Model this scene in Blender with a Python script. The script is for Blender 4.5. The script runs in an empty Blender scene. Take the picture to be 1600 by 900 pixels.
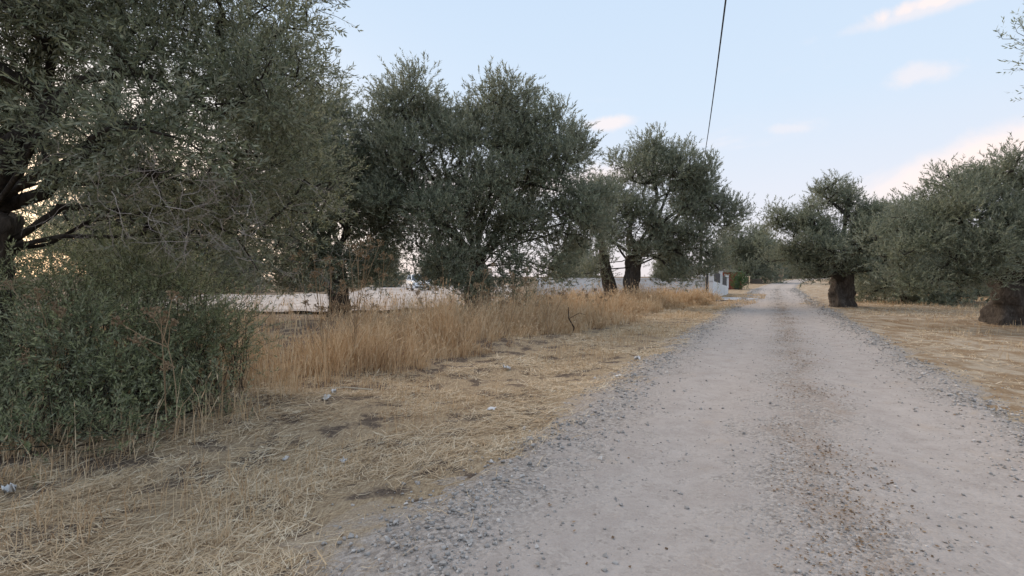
import bpy, bmesh, math
import numpy as np
from mathutils import Vector, Matrix

# ------------------------------------------------------------------ camera, sky, sun, exposure
scene = bpy.context.scene
COL = scene.collection
CAM_H = 1.6
PITCH = math.radians(1.29)
cam_data = bpy.data.cameras.new('camera')
cam_data.lens = 18.0
cam_data.sensor_width = 36.0
cam_data.clip_start = 0.05
cam_data.clip_end = 6000
cam = bpy.data.objects.new('camera', cam_data)
cam.location = (0, 0, CAM_H)
cam.rotation_euler = (math.pi / 2 - PITCH, 0, 0)
COL.objects.link(cam)
scene.camera = cam
scene.view_settings.view_transform = 'Standard'
scene.view_settings.look = 'None'
scene.view_settings.exposure = 0.45
scene.view_settings.gamma = 1.0
scene.view_settings.use_curve_mapping = False
scene.render.engine = 'CYCLES'
scene.cycles.max_bounces = 6
scene.cycles.transparent_max_bounces = 4

SUN_AZ = math.radians(-44)       # left of the view axis (+Y), where the glow is
SUN_EL = math.radians(4)

world = bpy.data.worlds.new('World')
scene.world = world
world.use_nodes = True


class NT:
    """small helper to write node trees"""
    def __init__(s, tree):
        s.t = tree
        s.n = tree.nodes
        s.l = tree.links

    def node(s, typ, **kw):
        n = s.n.new(typ)
        for k, v in kw.items():
            setattr(n, k, v)
        return n

    def put(s, sock, v):
        if isinstance(v, bpy.types.NodeSocket):
            s.l.new(v, sock)
        else:
            if hasattr(sock.default_value, '__len__') and len(sock.default_value) == 4 and len(v) == 3:
                v = (*v, 1)
            sock.default_value = v

    def math(s, op, a, b=0.0, c=0.0, clamp=False):
        n = s.node('ShaderNodeMath', operation=op, use_clamp=clamp)
        s.put(n.inputs[0], a)
        s.put(n.inputs[1], b)
        s.put(n.inputs[2], c)
        return n.outputs[0]

    def mix(s, f, a, b, blend='MIX'):
        n = s.node('ShaderNodeMix', data_type='RGBA', blend_type=blend)
        s.put(n.inputs[0], f)
        s.put(n.inputs[6], a)
        s.put(n.inputs[7], b)
        return n.outputs[2]

    def ramp(s, f, stops, interp='LINEAR'):
        n = s.node('ShaderNodeValToRGB')
        cr = n.color_ramp
        cr.interpolation = interp
        while len(cr.elements) < len(stops):
            cr.elements.new(0.5)
        for e, (p, c) in zip(cr.elements, stops):
            e.position = p
            e.color = (*c, 1) if len(c) == 3 else c
        s.put(n.inputs[0], f)
        return n.outputs[0]

    def smooth(s, f, lo, hi, a=0.0, b=1.0):
        n = s.node('ShaderNodeMapRange', interpolation_type='SMOOTHSTEP')
        s.put(n.inputs[0], f)
        n.inputs[1].default_value = lo
        n.inputs[2].default_value = hi
        n.inputs[3].default_value = a
        n.inputs[4].default_value = b
        return n.outputs[0]

    def noise(s, vec, scale, detail=3.0, rough=0.55, out=0, dist=0.0):
        n = s.node('ShaderNodeTexNoise')
        if vec is not None:
            s.put(n.inputs['Vector'], vec)
        n.inputs['Scale'].default_value = scale
        n.inputs['Detail'].default_value = detail
        n.inputs['Roughness'].default_value = rough
        n.inputs['Distortion'].default_value = dist
        return n.outputs[out]


def build_world():
    T = NT(world.node_tree)
    bg = world.node_tree.nodes['Background']
    sky = T.node('ShaderNodeTexSky', sky_type='NISHITA')
    sky.sun_disc = False
    sky.sun_elevation = SUN_EL
    sky.sun_rotation = SUN_AZ
    sky.altitude = 50
    sky.air_density = 1.0
    sky.dust_density = 1.2
    sky.ozone_density = 1.5
    tc = T.node('ShaderNodeTexCoord')
    d = tc.outputs['Generated']
    sep = T.node('ShaderNodeSeparateXYZ')
    T.put(sep.inputs[0], d)
    X, Y, Z = sep.outputs
    el = T.math('ARCSINE', Z)
    az = T.math('ARCTAN2', X, Y)
    # thin high veil that evens the twilight sky out (bluish overhead, milky pink low down)
    veil = T.ramp(T.math('ABSOLUTE', Z), [(0.0, (0.80, 0.74, 0.76)), (0.10, (0.77, 0.78, 0.86)),
                                          (0.30, (0.63, 0.745, 0.89)), (0.55, (0.55, 0.69, 0.87)),
                                          (1.0, (0.58, 0.69, 0.86))])
    sunv = Vector((math.sin(SUN_AZ) * math.cos(SUN_EL), math.cos(SUN_AZ) * math.cos(SUN_EL), math.sin(SUN_EL)))
    dot = T.node('ShaderNodeVectorMath', operation='DOT_PRODUCT')
    T.put(dot.inputs[0], d)
    dot.inputs[1].default_value = sunv
    glow = T.math('POWER', T.math('MAXIMUM', dot.outputs['Value'], 0.0), 12.0)
    low = T.smooth(T.math('ABSOLUTE', Z), 0.55, 0.0)
    col = T.mix(T.math('MULTIPLY', T.math('MULTIPLY', glow, low), 0.9, clamp=True), veil, (1.9, 1.42, 0.98))
    # clouds: wisps by noise over the whole dome and a few banks where they hang
    comb = T.node('ShaderNodeCombineXYZ')
    T.put(comb.inputs[0], T.math('DIVIDE', X, T.math('ADD', T.math('ABSOLUTE', Z), 0.12)))
    T.put(comb.inputs[1], T.math('DIVIDE', Y, T.math('ADD', T.math('ABSOLUTE', Z), 0.12)))
    n1 = T.noise(comb.outputs[0], 1.3, 6, 0.6, dist=0.4)
    n2 = T.noise(d, 11.0, 6, 0.62, dist=0.5)
    wisp = T.math('MULTIPLY', T.smooth(n1, 0.58, 0.80), 0.35)
    cl = wisp

    def bank(px, py, wpx, hpx, tilt, strength, rag=2.6):
        nonlocal cl
        a0 = math.atan2(px - 800, 800)
        e0 = math.atan2((432 - py) * math.cos(a0), 800)
        k = math.cos(a0) / 800
        da = T.math('SUBTRACT', az, a0)
        de = T.math('SUBTRACT', el, e0)
        c, s_ = math.cos(tilt), math.sin(tilt)
        p = T.math('ADD', T.math('MULTIPLY', da, c), T.math('MULTIPLY', de, s_))
        q = T.math('SUBTRACT', T.math('MULTIPLY', de, c), T.math('MULTIPLY', da, s_))
        p = T.math('POWER', T.math('ABSOLUTE', T.math('DIVIDE', p, wpx * k * math.cos(a0) / math.cos(a0))), 2.0)
        q = T.math('POWER', T.math('ABSOLUTE', T.math('DIVIDE', q, hpx * k)), 2.0)
        r = T.math('SUBTRACT', 1.0, T.math('SQRT', T.math('ADD', p, q)))
        m = T.math('ADD', r, T.math('MULTIPLY', T.math('SUBTRACT', n2, 0.5), rag))
        m = T.math('MULTIPLY', T.smooth(m, -0.1, 0.8), strength)
        m = T.math('MULTIPLY', m, T.smooth(r, -1.2, 0.2))
        cl = T.math('MAXIMUM', cl, m)
    bank(1620, 222, 360, 52, 0.26, 1.05, 1.2)
    bank(1460, 12, 170, 14, 0.06, 0.5, 1.6)
    bank(1455, 4, 110, 16, 0.10, 0.85)
    bank(1435, 118, 55, 22, 0.0, 0.45)
    bank(955, 193, 45, 11, 0.05, 0.65)
    bank(1235, 202, 40, 9, -0.1, 0.3)
    bank(880, 285, 190, 26, 0.1, 0.8)
    bank(700, 300, 120, 30, 0.0, 0.7)
    bank(560, 330, 260, 30, 0.0, 0.6)
    col = T.mix(T.math('MINIMUM', cl, 1.0), col, (1.0, 0.86, 0.82))
    both = T.mix(0.12, col, T.mix(1.0, sky.outputs[0], (0.10, 0.10, 0.10), 'MULTIPLY'))
    T.put(bg.inputs[0], both)
    bg.inputs[1].default_value = 0.90


build_world()

sun_data = bpy.data.lights.new('sun', 'SUN')
sun_data.energy = 2.2
sun_data.angle = math.radians(60)
sun_data.color = (1.0, 0.80, 0.60)
sun = bpy.data.objects.new('sun', sun_data)
LAMP_EL = math.radians(36)
sd = Vector((math.sin(SUN_AZ) * math.cos(LAMP_EL), math.cos(SUN_AZ) * math.cos(LAMP_EL), math.sin(LAMP_EL)))
sun.rotation_euler = sd.to_track_quat('Z', 'Y').to_euler()
COL.objects.link(sun)

# ------------------------------------------------------------------ small maths
CP, SP = math.cos(PITCH), math.sin(PITCH)


def P(px, py, d):
    """point seen at photo pixel (px,py) at forward distance d"""
    rx, ry, rz = (px - 800) / 800, 1.0, (450 - py) / 800
    y = ry * CP + rz * SP
    z = -ry * SP + rz * CP
    k = d / y
    return np.array((rx * k, d, CAM_H + z * k))


def hash2(ix, iy, seed):
    h = (ix.astype(np.int64) * 374761393 + iy.astype(np.int64) * 668265263 + seed * 974711) & 0xFFFFFFFF
    h = ((h ^ (h >> 13)) * 1274126177) & 0xFFFFFFFF
    return ((h ^ (h >> 16)) & 0xFFFF) / 65535.0


def vnoise(x, y, s, seed=0):
    x = np.asarray(x, float) / s
    y = np.asarray(y, float) / s
    ix, iy = np.floor(x), np.floor(y)
    fx, fy = x - ix, y - iy
    fx = fx * fx * (3 - 2 * fx)
    fy = fy * fy * (3 - 2 * fy)
    a, b = hash2(ix, iy, seed), hash2(ix + 1, iy, seed)
    c, d = hash2(ix, iy + 1, seed), hash2(ix + 1, iy + 1, seed)
    return (a * (1 - fx) + b * fx) * (1 - fy) + (c * (1 - fx) + d * fx) * fy


def sstep(x, a, b):
    t = np.clip((x - a) / (b - a), 0, 1)
    return t * t * (3 - 2 * t)


ROAD_N = math.sqrt(1 + 0.51 ** 2)


def road_cx(y):
    y = np.asarray(y, float)
    return 0.18 + 0.51 * y + 0.00125 * np.clip(y - 52, 0, 110) ** 2


def road_u(x, y):
    return (np.asarray(x, float) - road_cx(y)) / ROAD_N


def ground_h(x, y):
    u = road_u(x, y)
    off = sstep(np.abs(u), 1.9, 4.2)
    n = (vnoise(x, y, 3.1, 1) - 0.5) * 0.20 + (vnoise(x, y, 0.9, 2) - 0.5) * 0.11 + (vnoise(x, y, 0.33, 3) - 0.5) * 0.04
    left = sstep(-u, 4.2, 7.5)
    right = sstep(u, 2.2, 3.6) * (1 - sstep(u, 6, 12)) * 0.03
    far = sstep(np.hypot(x, y), 60, 160)
    return off * n * (1 - far) + 0.10 * left * (1 - far) + right - 0.03 * off + 0.95 * sstep(np.asarray(y, float), 50, 165)


def road_off(x, y):
    u = road_u(x, y)
    e = 2.42 + 0.28 * (u < 0) * (1 - sstep(np.asarray(y, float), 2.5, 6.0)) - np.abs(u) - 0.75 * (u > 0) * np.exp(-((np.asarray(y, float) - 31) / 7.5) ** 2) + (vnoise(x, y, 1.1, 11) - 0.5) * 0.7 + (vnoise(x, y, 0.35, 12) - 0.5) * 0.5 + (vnoise(x, y, 0.12, 15) - 0.5) * 0.45
    w = 0.05 * np.exp(-((np.abs(u) - 2.02) / 0.26) ** 2) * (0.4 + vnoise(x, y, 0.7, 13))
    rut = -0.018 * np.exp(-((np.abs(u - 0.12) - 0.95) / 0.32) ** 2)
    return np.clip(e * 0.07, -0.06, 0.04) + (w + rut) * (e > 0) + (vnoise(x, y, 0.22, 14) - 0.5) * 0.012


def surf(x, y):
    g = ground_h(x, y)
    return np.maximum(g, g + road_off(x, y))


# ------------------------------------------------------------------ mesh helpers
def mesh_np(name, verts, quads=None, tris=None, smooth=False):
    me = bpy.data.meshes.new(name)
    verts = np.asarray(verts, np.float32).reshape(-1, 3)
    me.vertices.add(len(verts))
    me.vertices.foreach_set('co', verts.ravel())
    nq = 0 if quads is None else len(quads)
    nt = 0 if tris is None else len(tris)
    li = []
    if nq:
        li.append(np.asarray(quads, np.int32).ravel())
    if nt:
        li.append(np.asarray(tris, np.int32).ravel())
    li = np.concatenate(li)
    me.loops.add(len(li))
    me.loops.foreach_set('vertex_index', li)
    me.polygons.add(nq + nt)
    starts = np.concatenate([np.arange(nq) * 4, nq * 4 + np.arange(nt) * 3]).astype(np.int32)
    me.polygons.foreach_set('loop_start', starts)
    if smooth:
        me.polygons.foreach_set('use_smooth', np.ones(nq + nt, bool))
    me.update(calc_edges=True)
    me.validate(verbose=False)
    return me


def link(name, me, mat=None, parent=None):
    o = bpy.data.objects.new(name, me)
    if mat is not None and me is not None and not me.materials:
        me.materials.append(mat)
    COL.objects.link(o)
    if parent is not None:
        o.parent = parent
    return o


def tag(o, label=None, cat=None, group=None, kind=None):
    if label:
        o['label'] = label
    if cat:
        o['category'] = cat
    if group:
        o['group'] = group
    if kind:
        o['kind'] = kind
    return o


def empty(name, loc, rz=0.0):
    o = bpy.data.objects.new(name, None)
    o.location = loc
    o.rotation_euler = (0, 0, rz)
    o.empty_display_size = 0.2
    COL.objects.link(o)
    return o


class MB:
    def __init__(s):
        s.v, s.f = [], []

    def add(s, vs, fs):
        b = len(s.v)
        s.v += [tuple(map(float, p)) for p in vs]
        s.f += [tuple(b + i for i in f) for f in fs]
        return s

    def box(s, c, size, rz=0.0, taper=1.0):
        cx, cy, cz = c
        sx, sy, sz = (q / 2 for q in size)
        cs, sn = math.cos(rz), math.sin(rz)
        vs = []
        for z in (-sz, sz):
            k = taper if z > 0 else 1.0
            for x, y in ((-sx, -sy), (sx, -sy), (sx, sy), (-sx, sy)):
                x, y = x * k, y * k
                vs.append((cx + x * cs - y * sn, cy + x * sn + y * cs, cz + z))
        return s.add(vs, [(3, 2, 1, 0), (4, 5, 6, 7), (0, 1, 5, 4), (1, 2, 6, 5), (2, 3, 7, 6), (3, 0, 4, 7)])

    def tube(s, pts, radii, n=6, cap=True):
        pts = np.asarray(pts, float)
        radii = np.broadcast_to(np.asarray(radii, float), (len(pts),))
        v, f = tube_np(pts, radii, n)
        base = len(s.v)
        s.add(v, f)
        if cap:
            s.f.append(tuple(base + i for i in range(n))[::-1])
            s.f.append(tuple(base + (len(pts) - 1) * n + i for i in range(n)))
        return s

    def build(s, name, mat, parent=None, smooth=False, bevel=0.0):
        me = bpy.data.meshes.new(name)
        me.from_pydata(s.v, [], s.f)
        me.update()
        if bevel > 0:
            bm = bmesh.new()
            bm.from_mesh(me)
            bmesh.ops.bevel(bm, geom=list(bm.edges), offset=bevel, segments=2, affect='EDGES', profile=0.6)
            bm.to_mesh(me)
            bm.free()
        if smooth:
            me.polygons.foreach_set('use_smooth', np.ones(len(me.polygons), bool))
        return link(name, me, mat, parent)


def frames(pts):
    d = np.gradient(pts, axis=0)
    d /= np.linalg.norm(d, axis=1)[:, None] + 1e-9
    ref = np.array((0.31, 0.17, 0.93)) if abs(d[0, 2]) < 0.9 else np.array((1.0, 0.1, 0.0))
    us = []
    u = ref - d[0] * ref.dot(d[0])
    for k in range(len(pts)):
        u = u - d[k] * u.dot(d[k])
        u = u / (np.linalg.norm(u) + 1e-9)
        us.append(u)
    us = np.array(us)
    return us, np.cross(d, us)


def tube_np(pts, radii, n):
    u, w = frames(pts)
    a = np.arange(n) / n * 2 * math.pi
    v = pts[:, None, :] + radii[:, None, None] * (np.cos(a)[None, :, None] * u[:, None, :] + np.sin(a)[None, :, None] * w[:, None, :])
    k = len(pts)
    i = np.arange(k - 1)[:, None] * n
    j = np.arange(n)[None, :]
    j2 = (j + 1) % n
    f = np.stack([i + j, i + j2, i + n + j2, i + n + j], -1).reshape(-1, 4)
    return v.reshape(-1, 3), f


class Tubes:
    """many tubes gathered into one mesh"""
    def __init__(s):
        s.v, s.f, s.n = [], [], 0

    def add(s, pts, radii, n=5):
        v, f = tube_np(np.asarray(pts, float), np.asarray(radii, float), n)
        s.v.append(v)
        s.f.append(f + s.n)
        s.n += len(v)

    def mesh(s, name, smooth=True):
        return mesh_np(name, np.concatenate(s.v), quads=np.concatenate(s.f), smooth=smooth)


# ------------------------------------------------------------------ materials
def new_mat(name):
    m = bpy.data.materials.new(name)
    m.use_nodes = True
    T = NT(m.node_tree)
    b = m.node_tree.nodes['Principled BSDF']
    return m, T, b


def plain(name, col, rough=0.6, spec=0.3, metal=0.0, var=0.12, scale=6.0, bump=0.0):
    m, T, b = new_mat(name)
    geo = T.node('ShaderNodeNewGeometry')
    n = T.noise(geo.outputs['Position'], scale, 4)
    f = T.math('MULTIPLY', n, 1.0)
    lo = tuple(c * (1 - var) for c in col)
    hi = tuple(min(1, c * (1 + var)) for c in col)
    T.put(b.inputs['Base Color'], T.ramp(f, [(0.3, lo), (0.7, hi)]))
    b.inputs['Roughness'].default_value = rough
    b.inputs['Specular IOR Level'].default_value = spec
    b.inputs['Metallic'].default_value = metal
    if bump:
        bn = T.node('ShaderNodeBump')
        bn.inputs['Strength'].default_value = bump
        bn.inputs['Distance'].default_value = 0.02
        T.put(bn.inputs['Height'], T.noise(geo.outputs['Position'], scale * 6, 5))
        T.put(b.inputs['Normal'], bn.outputs[0])
    return m


def leaf_mat(name, dark, mid, light, under, transl=0.25):
    m, T, b = new_mat(name)
    geo = T.node('ShaderNodeNewGeometry')
    patch = T.noise(geo.outputs['Position'], 0.9, 2)
    f = T.math('ADD', T.math('MULTIPLY', geo.outputs['Random Per Island'], 0.75), T.math('MULTIPLY', T.math('SUBTRACT', patch, 0.35), 0.7))
    c = T.ramp(f, [(0.1, dark), (0.5, mid), (0.95, light)])
    c = T.mix(T.math('MULTIPLY', geo.outputs['Backfacing'], 0.65), c, under)
    T.put(b.inputs['Base Color'], c)
    b.inputs['Roughness'].default_value = 0.5
    b.inputs['Specular IOR Level'].default_value = 0.35
    tr = T.node('ShaderNodeBsdfTranslucent')
    T.put(tr.inputs[0], c)
    mx = T.node('ShaderNodeMixShader')
    mx.inputs[0].default_value = transl
    out = m.node_tree.nodes['Material Output']
    T.l.new(b.outputs[0], mx.inputs[1])
    T.l.new(tr.outputs[0], mx.inputs[2])
    T.l.new(mx.outputs[0], out.inputs[0])
    return m


def straw_mat(name, stops, transl=0.15):
    m, T, b = new_mat(name)
    geo = T.node('ShaderNodeNewGeometry')
    patch = T.math('ADD', T.math('MULTIPLY', T.noise(geo.outputs['Position'], 0.8, 3), 0.5), T.math('MULTIPLY', T.noise(geo.outputs['Position'], 4.5, 2), 0.5))
    f = T.math('ADD', T.math('MULTIPLY', geo.outputs['Random Per Island'], 0.7), T.math('MULTIPLY', T.math('SUBTRACT', patch, 0.34), 1.25))
    c = T.ramp(f, stops)
    T.put(b.inputs['Base Color'], c)
    b.inputs['Roughness'].default_value = 0.65
    b.inputs['Specular IOR Level'].default_value = 0.2
    tr = T.node('ShaderNodeBsdfTranslucent')
    T.put(tr.inputs[0], c)
    mx = T.node('ShaderNodeMixShader')
    mx.inputs[0].default_value = transl
    out = m.node_tree.nodes['Material Output']
    T.l.new(b.outputs[0], mx.inputs[1])
    T.l.new(tr.outputs[0], mx.inputs[2])
    T.l.new(mx.outputs[0], out.inputs[0])
    return m


def shader_u(T, pos):
    sep = T.node('ShaderNodeSeparateXYZ')
    T.put(sep.inputs[0], pos)
    x, y = sep.outputs[0], sep.outputs[1]
    far = T.math('MINIMUM', T.math('MAXIMUM', T.math('SUBTRACT', y, 52.0), 0.0), 110.0)
    cx = T.math('ADD', T.math('MULTIPLY', y, 0.51), T.math('ADD', 0.18, T.math('MULTIPLY', T.math('MULTIPLY', far, far), 0.00125)))
    return T.math('DIVIDE', T.math('SUBTRACT', x, cx), ROAD_N), y


def ground_material():
    m, T, b = new_mat('dry_soil')
    geo = T.node('ShaderNodeNewGeometry')
    pos = geo.outputs['Position']
    u, y = shader_u(T, pos)
    n_big = T.noise(pos, 0.55, 4, 0.6)
    n_mid = T.noise(pos, 2.3, 5, 0.65)
    n_fin = T.noise(pos, 38.0, 4, 0.7)
    sc = T.node('ShaderNodeMapping')
    T.put(sc.inputs[0], pos)
    sc.inputs['Rotation'].default_value = (0, 0, 0.9)
    sc.inputs['Scale'].default_value = (60, 9, 20)
    streak = T.noise(sc.outputs[0], 1.0, 3, 0.6)
    straw = T.ramp(T.math('ADD', T.math('MULTIPLY', n_fin, 0.5), T.math('MULTIPLY', streak, 0.5)),
                   [(0.33, (0.20, 0.14, 0.09)), (0.5, (0.40, 0.30, 0.195)), (0.68, (0.56, 0.445, 0.305))])
    soil = T.ramp(n_fin, [(0.3, (0.075, 0.056, 0.045)), (0.7, (0.21, 0.158, 0.12))])
    edge = T.smooth(u, -6.6, -4.2, 0.10, 0.0)
    leftc = T.mix(T.smooth(T.math('ADD', n_mid, edge), 0.50, 0.62), straw, soil)
    # right side: trodden pale earth streaked with flattened straw
    sr = T.node('ShaderNodeMapping')
    T.put(sr.inputs[0], pos)
    sr.inputs['Rotation'].default_value = (0, 0, 0.47)
    sr.inputs['Scale'].default_value = (1.3, 0.6, 1)
    band = T.noise(sr.outputs[0], 1.4, 5, 0.65)
    pale = T.ramp(n_fin, [(0.3, (0.36, 0.29, 0.215)), (0.7, (0.56, 0.47, 0.36))])
    rstraw = T.ramp(n_fin, [(0.3, (0.19, 0.125, 0.075)), (0.7, (0.40, 0.28, 0.165))])
    rightc = T.mix(T.smooth(T.math('ADD', T.math('MULTIPLY', band, 0.6), T.math('MULTIPLY', n_mid, 0.4)), 0.42, 0.58), pale, rstraw)
    rightc = T.mix(T.math('MULTIPLY', T.smooth(u, 5.0, 9.0), 0.8), rightc, rstraw)
    c = T.mix(T.smooth(u, -0.5, 0.5), leftc, rightc)
    T.put(b.inputs['Base Color'], c)
    b.inputs['Roughness'].default_value = 0.9
    b.inputs['Specular IOR Level'].default_value = 0.1
    bn = T.node('ShaderNodeBump')
    bn.inputs['Strength'].default_value = 0.8
    bn.inputs['Distance'].default_value = 0.03
    T.put(bn.inputs['Height'], T.math('ADD', n_fin, T.math('MULTIPLY', streak, 0.7)))
    T.put(b.inputs['Normal'], bn.outputs[0])
    return m


def road_material():
    m, T, b = new_mat('gravel_road_surface')
    geo = T.node('ShaderNodeNewGeometry')
    pos = geo.outputs['Position']
    u, y = shader_u(T, pos)
    n_big = T.noise(pos, 0.6, 4, 0.6)
    n_mid = T.noise(pos, 3.2, 5, 0.65)
    n_fin = T.noise(pos, 70.0, 4, 0.7)
    vor = T.node('ShaderNodeTexVoronoi')
    T.put(vor.inputs['Vector'], pos)
    vor.inputs['Scale'].default_value = 42.0
    vor2 = T.node('ShaderNodeTexVoronoi')
    T.put(vor2.inputs['Vector'], pos)
    vor2.inputs['Scale'].default_value = 95.0
    sepc = T.node('ShaderNodeSeparateColor')
    T.put(sepc.inputs[0], vor.outputs['Color'])
    grain = T.math('ADD', T.math('MULTIPLY', sepc.outputs[0], 0.6), T.math('MULTIPLY', n_fin, 0.4))
    gravel = T.ramp(grain, [(0.15, (0.23, 0.198, 0.175)), (0.5, (0.37, 0.325, 0.290)), (0.9, (0.53, 0.475, 0.43))])
    dust = T.ramp(T.math('ADD', T.math('MULTIPLY', n_fin, 0.35), T.math('MULTIPLY', n_mid, 0.65)),
                  [(0.3, (0.31, 0.264, 0.236)), (0.5, (0.405, 0.355, 0.322)), (0.75, (0.50, 0.448, 0.412))])
    # wheel tracks are pressed smooth and dusty, crown and edges are loose stone
    wob = T.math('MULTIPLY', T.math('SUBTRACT', n_big, 0.5), 1.5)
    uu = T.math('ADD', T.math('SUBTRACT', u, 0.12), wob)
    tr = T.math('ABSOLUTE', T.math('SUBTRACT', T.math('ABSOLUTE', uu), 1.0))
    tmask = T.smooth(T.math('ADD', tr, T.math('MULTIPLY', T.math('SUBTRACT', n_mid, 0.5), 2.4)), 1.15, 0.35)
    c = T.mix(T.math('MULTIPLY', tmask, T.smooth(T.noise(pos, 9.0, 5, 0.7), 0.30, 0.58, 0.35, 1.0)), gravel, dust)
    cen = T.smooth(T.math('ADD', T.math('ABSOLUTE', T.math('SUBTRACT', uu, 0.1)), T.math('MULTIPLY', n_mid, 1.1)), 0.85, 0.40)
    c = T.mix(T.math('MULTIPLY', T.math('MULTIPLY', cen, T.smooth(n_fin, 0.42, 0.6)), 0.7), c, (0.27, 0.19, 0.13))
    earth = T.smooth(T.noise(pos, 1.3, 5, 0.7), 0.56, 0.72)
    c = T.mix(T.math('MULTIPLY', earth, 0.35), c, (0.42, 0.33, 0.255))
    strawy = T.smooth(T.math('ADD', T.math('ABSOLUTE', u), T.math('MULTIPLY', T.math('SUBTRACT', T.noise(pos, 5.0, 6, 0.75), 0.5), 2.4)), 2.0, 2.7)
    c = T.mix(T.math('MULTIPLY', strawy, 0.85), c, T.ramp(n_fin, [(0.35, (0.26, 0.19, 0.125)), (0.65, (0.52, 0.41, 0.28))]))
    T.put(b.inputs['Base Color'], c)
    b.inputs['Roughness'].default_value = 0.85
    b.inputs['Specular IOR Level'].default_value = 0.15
    hgt = T.math('MULTIPLY', T.math('ADD', vor.outputs['Distance'], T.math('MULTIPLY', vor2.outputs['Distance'], 0.5)), T.math('SUBTRACT', 1.0, T.math('MULTIPLY', tmask, 0.75)))
    bn = T.node('ShaderNodeBump')
    bn.invert = True
    bn.inputs['Strength'].default_value = 0.7
    bn.inputs['Distance'].default_value = 0.02
    T.put(bn.inputs['Height'], hgt)
    T.put(b.inputs['Normal'], bn.outputs[0])
    return m


def stone_material(name, lo, hi):
    m, T, b = new_mat(name)
    geo = T.node('ShaderNodeNewGeometry')
    oi = T.node('ShaderNodeObjectInfo')
    f = T.math('FRACT', T.math('ADD', geo.outputs['Random Per Island'], oi.outputs['Random']))
    c = T.ramp(f, [(0.0, lo), (0.8, hi), (0.97, tuple(min(0.75, q * 1.45) for q in hi))])
    n = T.noise(geo.outputs['Position'], 55, 4)
    c = T.mix(0.35, c, T.ramp(n, [(0.3, (0.2, 0.19, 0.18)), (0.7, (0.5, 0.48, 0.46))]))
    T.put(b.inputs['Base Color'], c)
    b.inputs['Roughness'].default_value = 0.85
    b.inputs['Specular IOR Level'].default_value = 0.2
    return m


def bark_material(name, k):
    m, T, b = new_mat(name)
    geo = T.node('ShaderNodeNewGeometry')
    mp = T.node('ShaderNodeMapping')
    T.put(mp.inputs[0], geo.outputs['Position'])
    mp.inputs['Scale'].default_value = (14, 14, 3.5)
    n = T.noise(mp.outputs[0], 1.0, 6, 0.7, dist=0.6)
    T.put(b.inputs['Base Color'], T.ramp(n, [(0.3, (0.018 * k, 0.0155 * k, 0.0135 * k)), (0.55, (0.055 * k, 0.047 * k, 0.041 * k)), (0.8, (0.125 * k, 0.110 * k, 0.096 * k))]))
    b.inputs['Roughness'].default_value = 0.9
    b.inputs['Specular IOR Level'].default_value = 0.1
    bn = T.node('ShaderNodeBump')
    bn.inputs['Strength'].default_value = 0.9
    bn.inputs['Distance'].default_value = 0.04
    T.put(bn.inputs['Height'], n)
    T.put(b.inputs['Normal'], bn.outputs[0])
    return m


M = {}
M['ground'] = ground_material()
M['road'] = road_material()
M['gravel'] = stone_material('gravel_stone', (0.22, 0.200, 0.182), (0.50, 0.458, 0.42))
M['bark'] = bark_material('olive_bark', 1.0)
M['trunk'] = bark_material('old_olive_trunk_bark', 1.8)
M['leaf'] = leaf_mat('olive_leaf', (0.085, 0.102, 0.066), (0.185, 0.207, 0.135), (0.35, 0.36, 0.235), (0.36, 0.375, 0.30), 0.32)
M['leaf_near'] = leaf_mat('olive_leaf_lush', (0.100, 0.124, 0.060), (0.230, 0.262, 0.135), (0.45, 0.455, 0.25), (0.38, 0.40, 0.285), 0.38)
M['leaf_near_tree'] = leaf_mat('olive_leaf_old_tree', (0.075, 0.090, 0.052), (0.175, 0.195, 0.115), (0.38, 0.385, 0.225), (0.34, 0.355, 0.27), 0.34)
M['leaf_green'] = leaf_mat('green_bush_leaf', (0.03, 0.06, 0.02), (0.06, 0.12, 0.035), (0.12, 0.2, 0.06), (0.1, 0.16, 0.06))
M['grass'] = straw_mat('dry_grass', [(0.05, (0.25, 0.15, 0.085)), (0.35, (0.54, 0.37, 0.215)), (0.65, (0.69, 0.52, 0.335)), (1.0, (0.80, 0.68, 0.48))], 0.3)
M['straw'] = straw_mat('cut_straw', [(0.05, (0.28, 0.185, 0.11)), (0.35, (0.58, 0.425, 0.26)), (0.7, (0.70, 0.565, 0.395)), (1.0, (0.82, 0.72, 0.55))])
M['litter_leaf'] = straw_mat('brown_leaf_litter', [(0.1, (0.10, 0.065, 0.04)), (0.6, (0.24, 0.155, 0.09)), (1.0, (0.38, 0.27, 0.17))])
M['weed'] = straw_mat('dry_weed', [(0.1, (0.26, 0.18, 0.11)), (0.9, (0.50, 0.38, 0.25))])
M['twig'] = plain('grey_twig', (0.34, 0.295, 0.26), 0.9, 0.1)
M['shoot'] = plain('olive_shoot_bark', (0.11, 0.115, 0.075), 0.9, 0.1)
M['white_wall'] = plain('white_painted_wall', (0.80, 0.80, 0.81), 0.8, 0.2, var=0.10, scale=1.1, bump=0.15)
M['yard'] = plain('pale_yard_gravel', (0.42, 0.375, 0.345), 0.9, 0.1, var=0.25, scale=0.8, bump=0.3)
M['concrete'] = plain('driveway_concrete', (0.47, 0.46, 0.46), 0.85, 0.15, var=0.1, scale=2)
M['iron'] = plain('dark_iron', (0.03, 0.032, 0.04), 0.5, 0.4)
M['pole'] = plain('weathered_pole_wood', (0.10, 0.085, 0.07), 0.9, 0.1, var=0.3, scale=9)
M['cable'] = plain('black_cable', (0.03, 0.035, 0.045), 0.6, 0.3)
M['rust'] = plain('rust_red_sheet', (0.22, 0.055, 0.035), 0.7, 0.2, var=0.25, scale=2.5)
M['reed'] = plain('reed_panel', (0.33, 0.25, 0.175), 0.9, 0.1, var=0.25, scale=5)
M['tin'] = plain('pale_tin_roof', (0.52, 0.49, 0.45), 0.6, 0.3, var=0.15)
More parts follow.
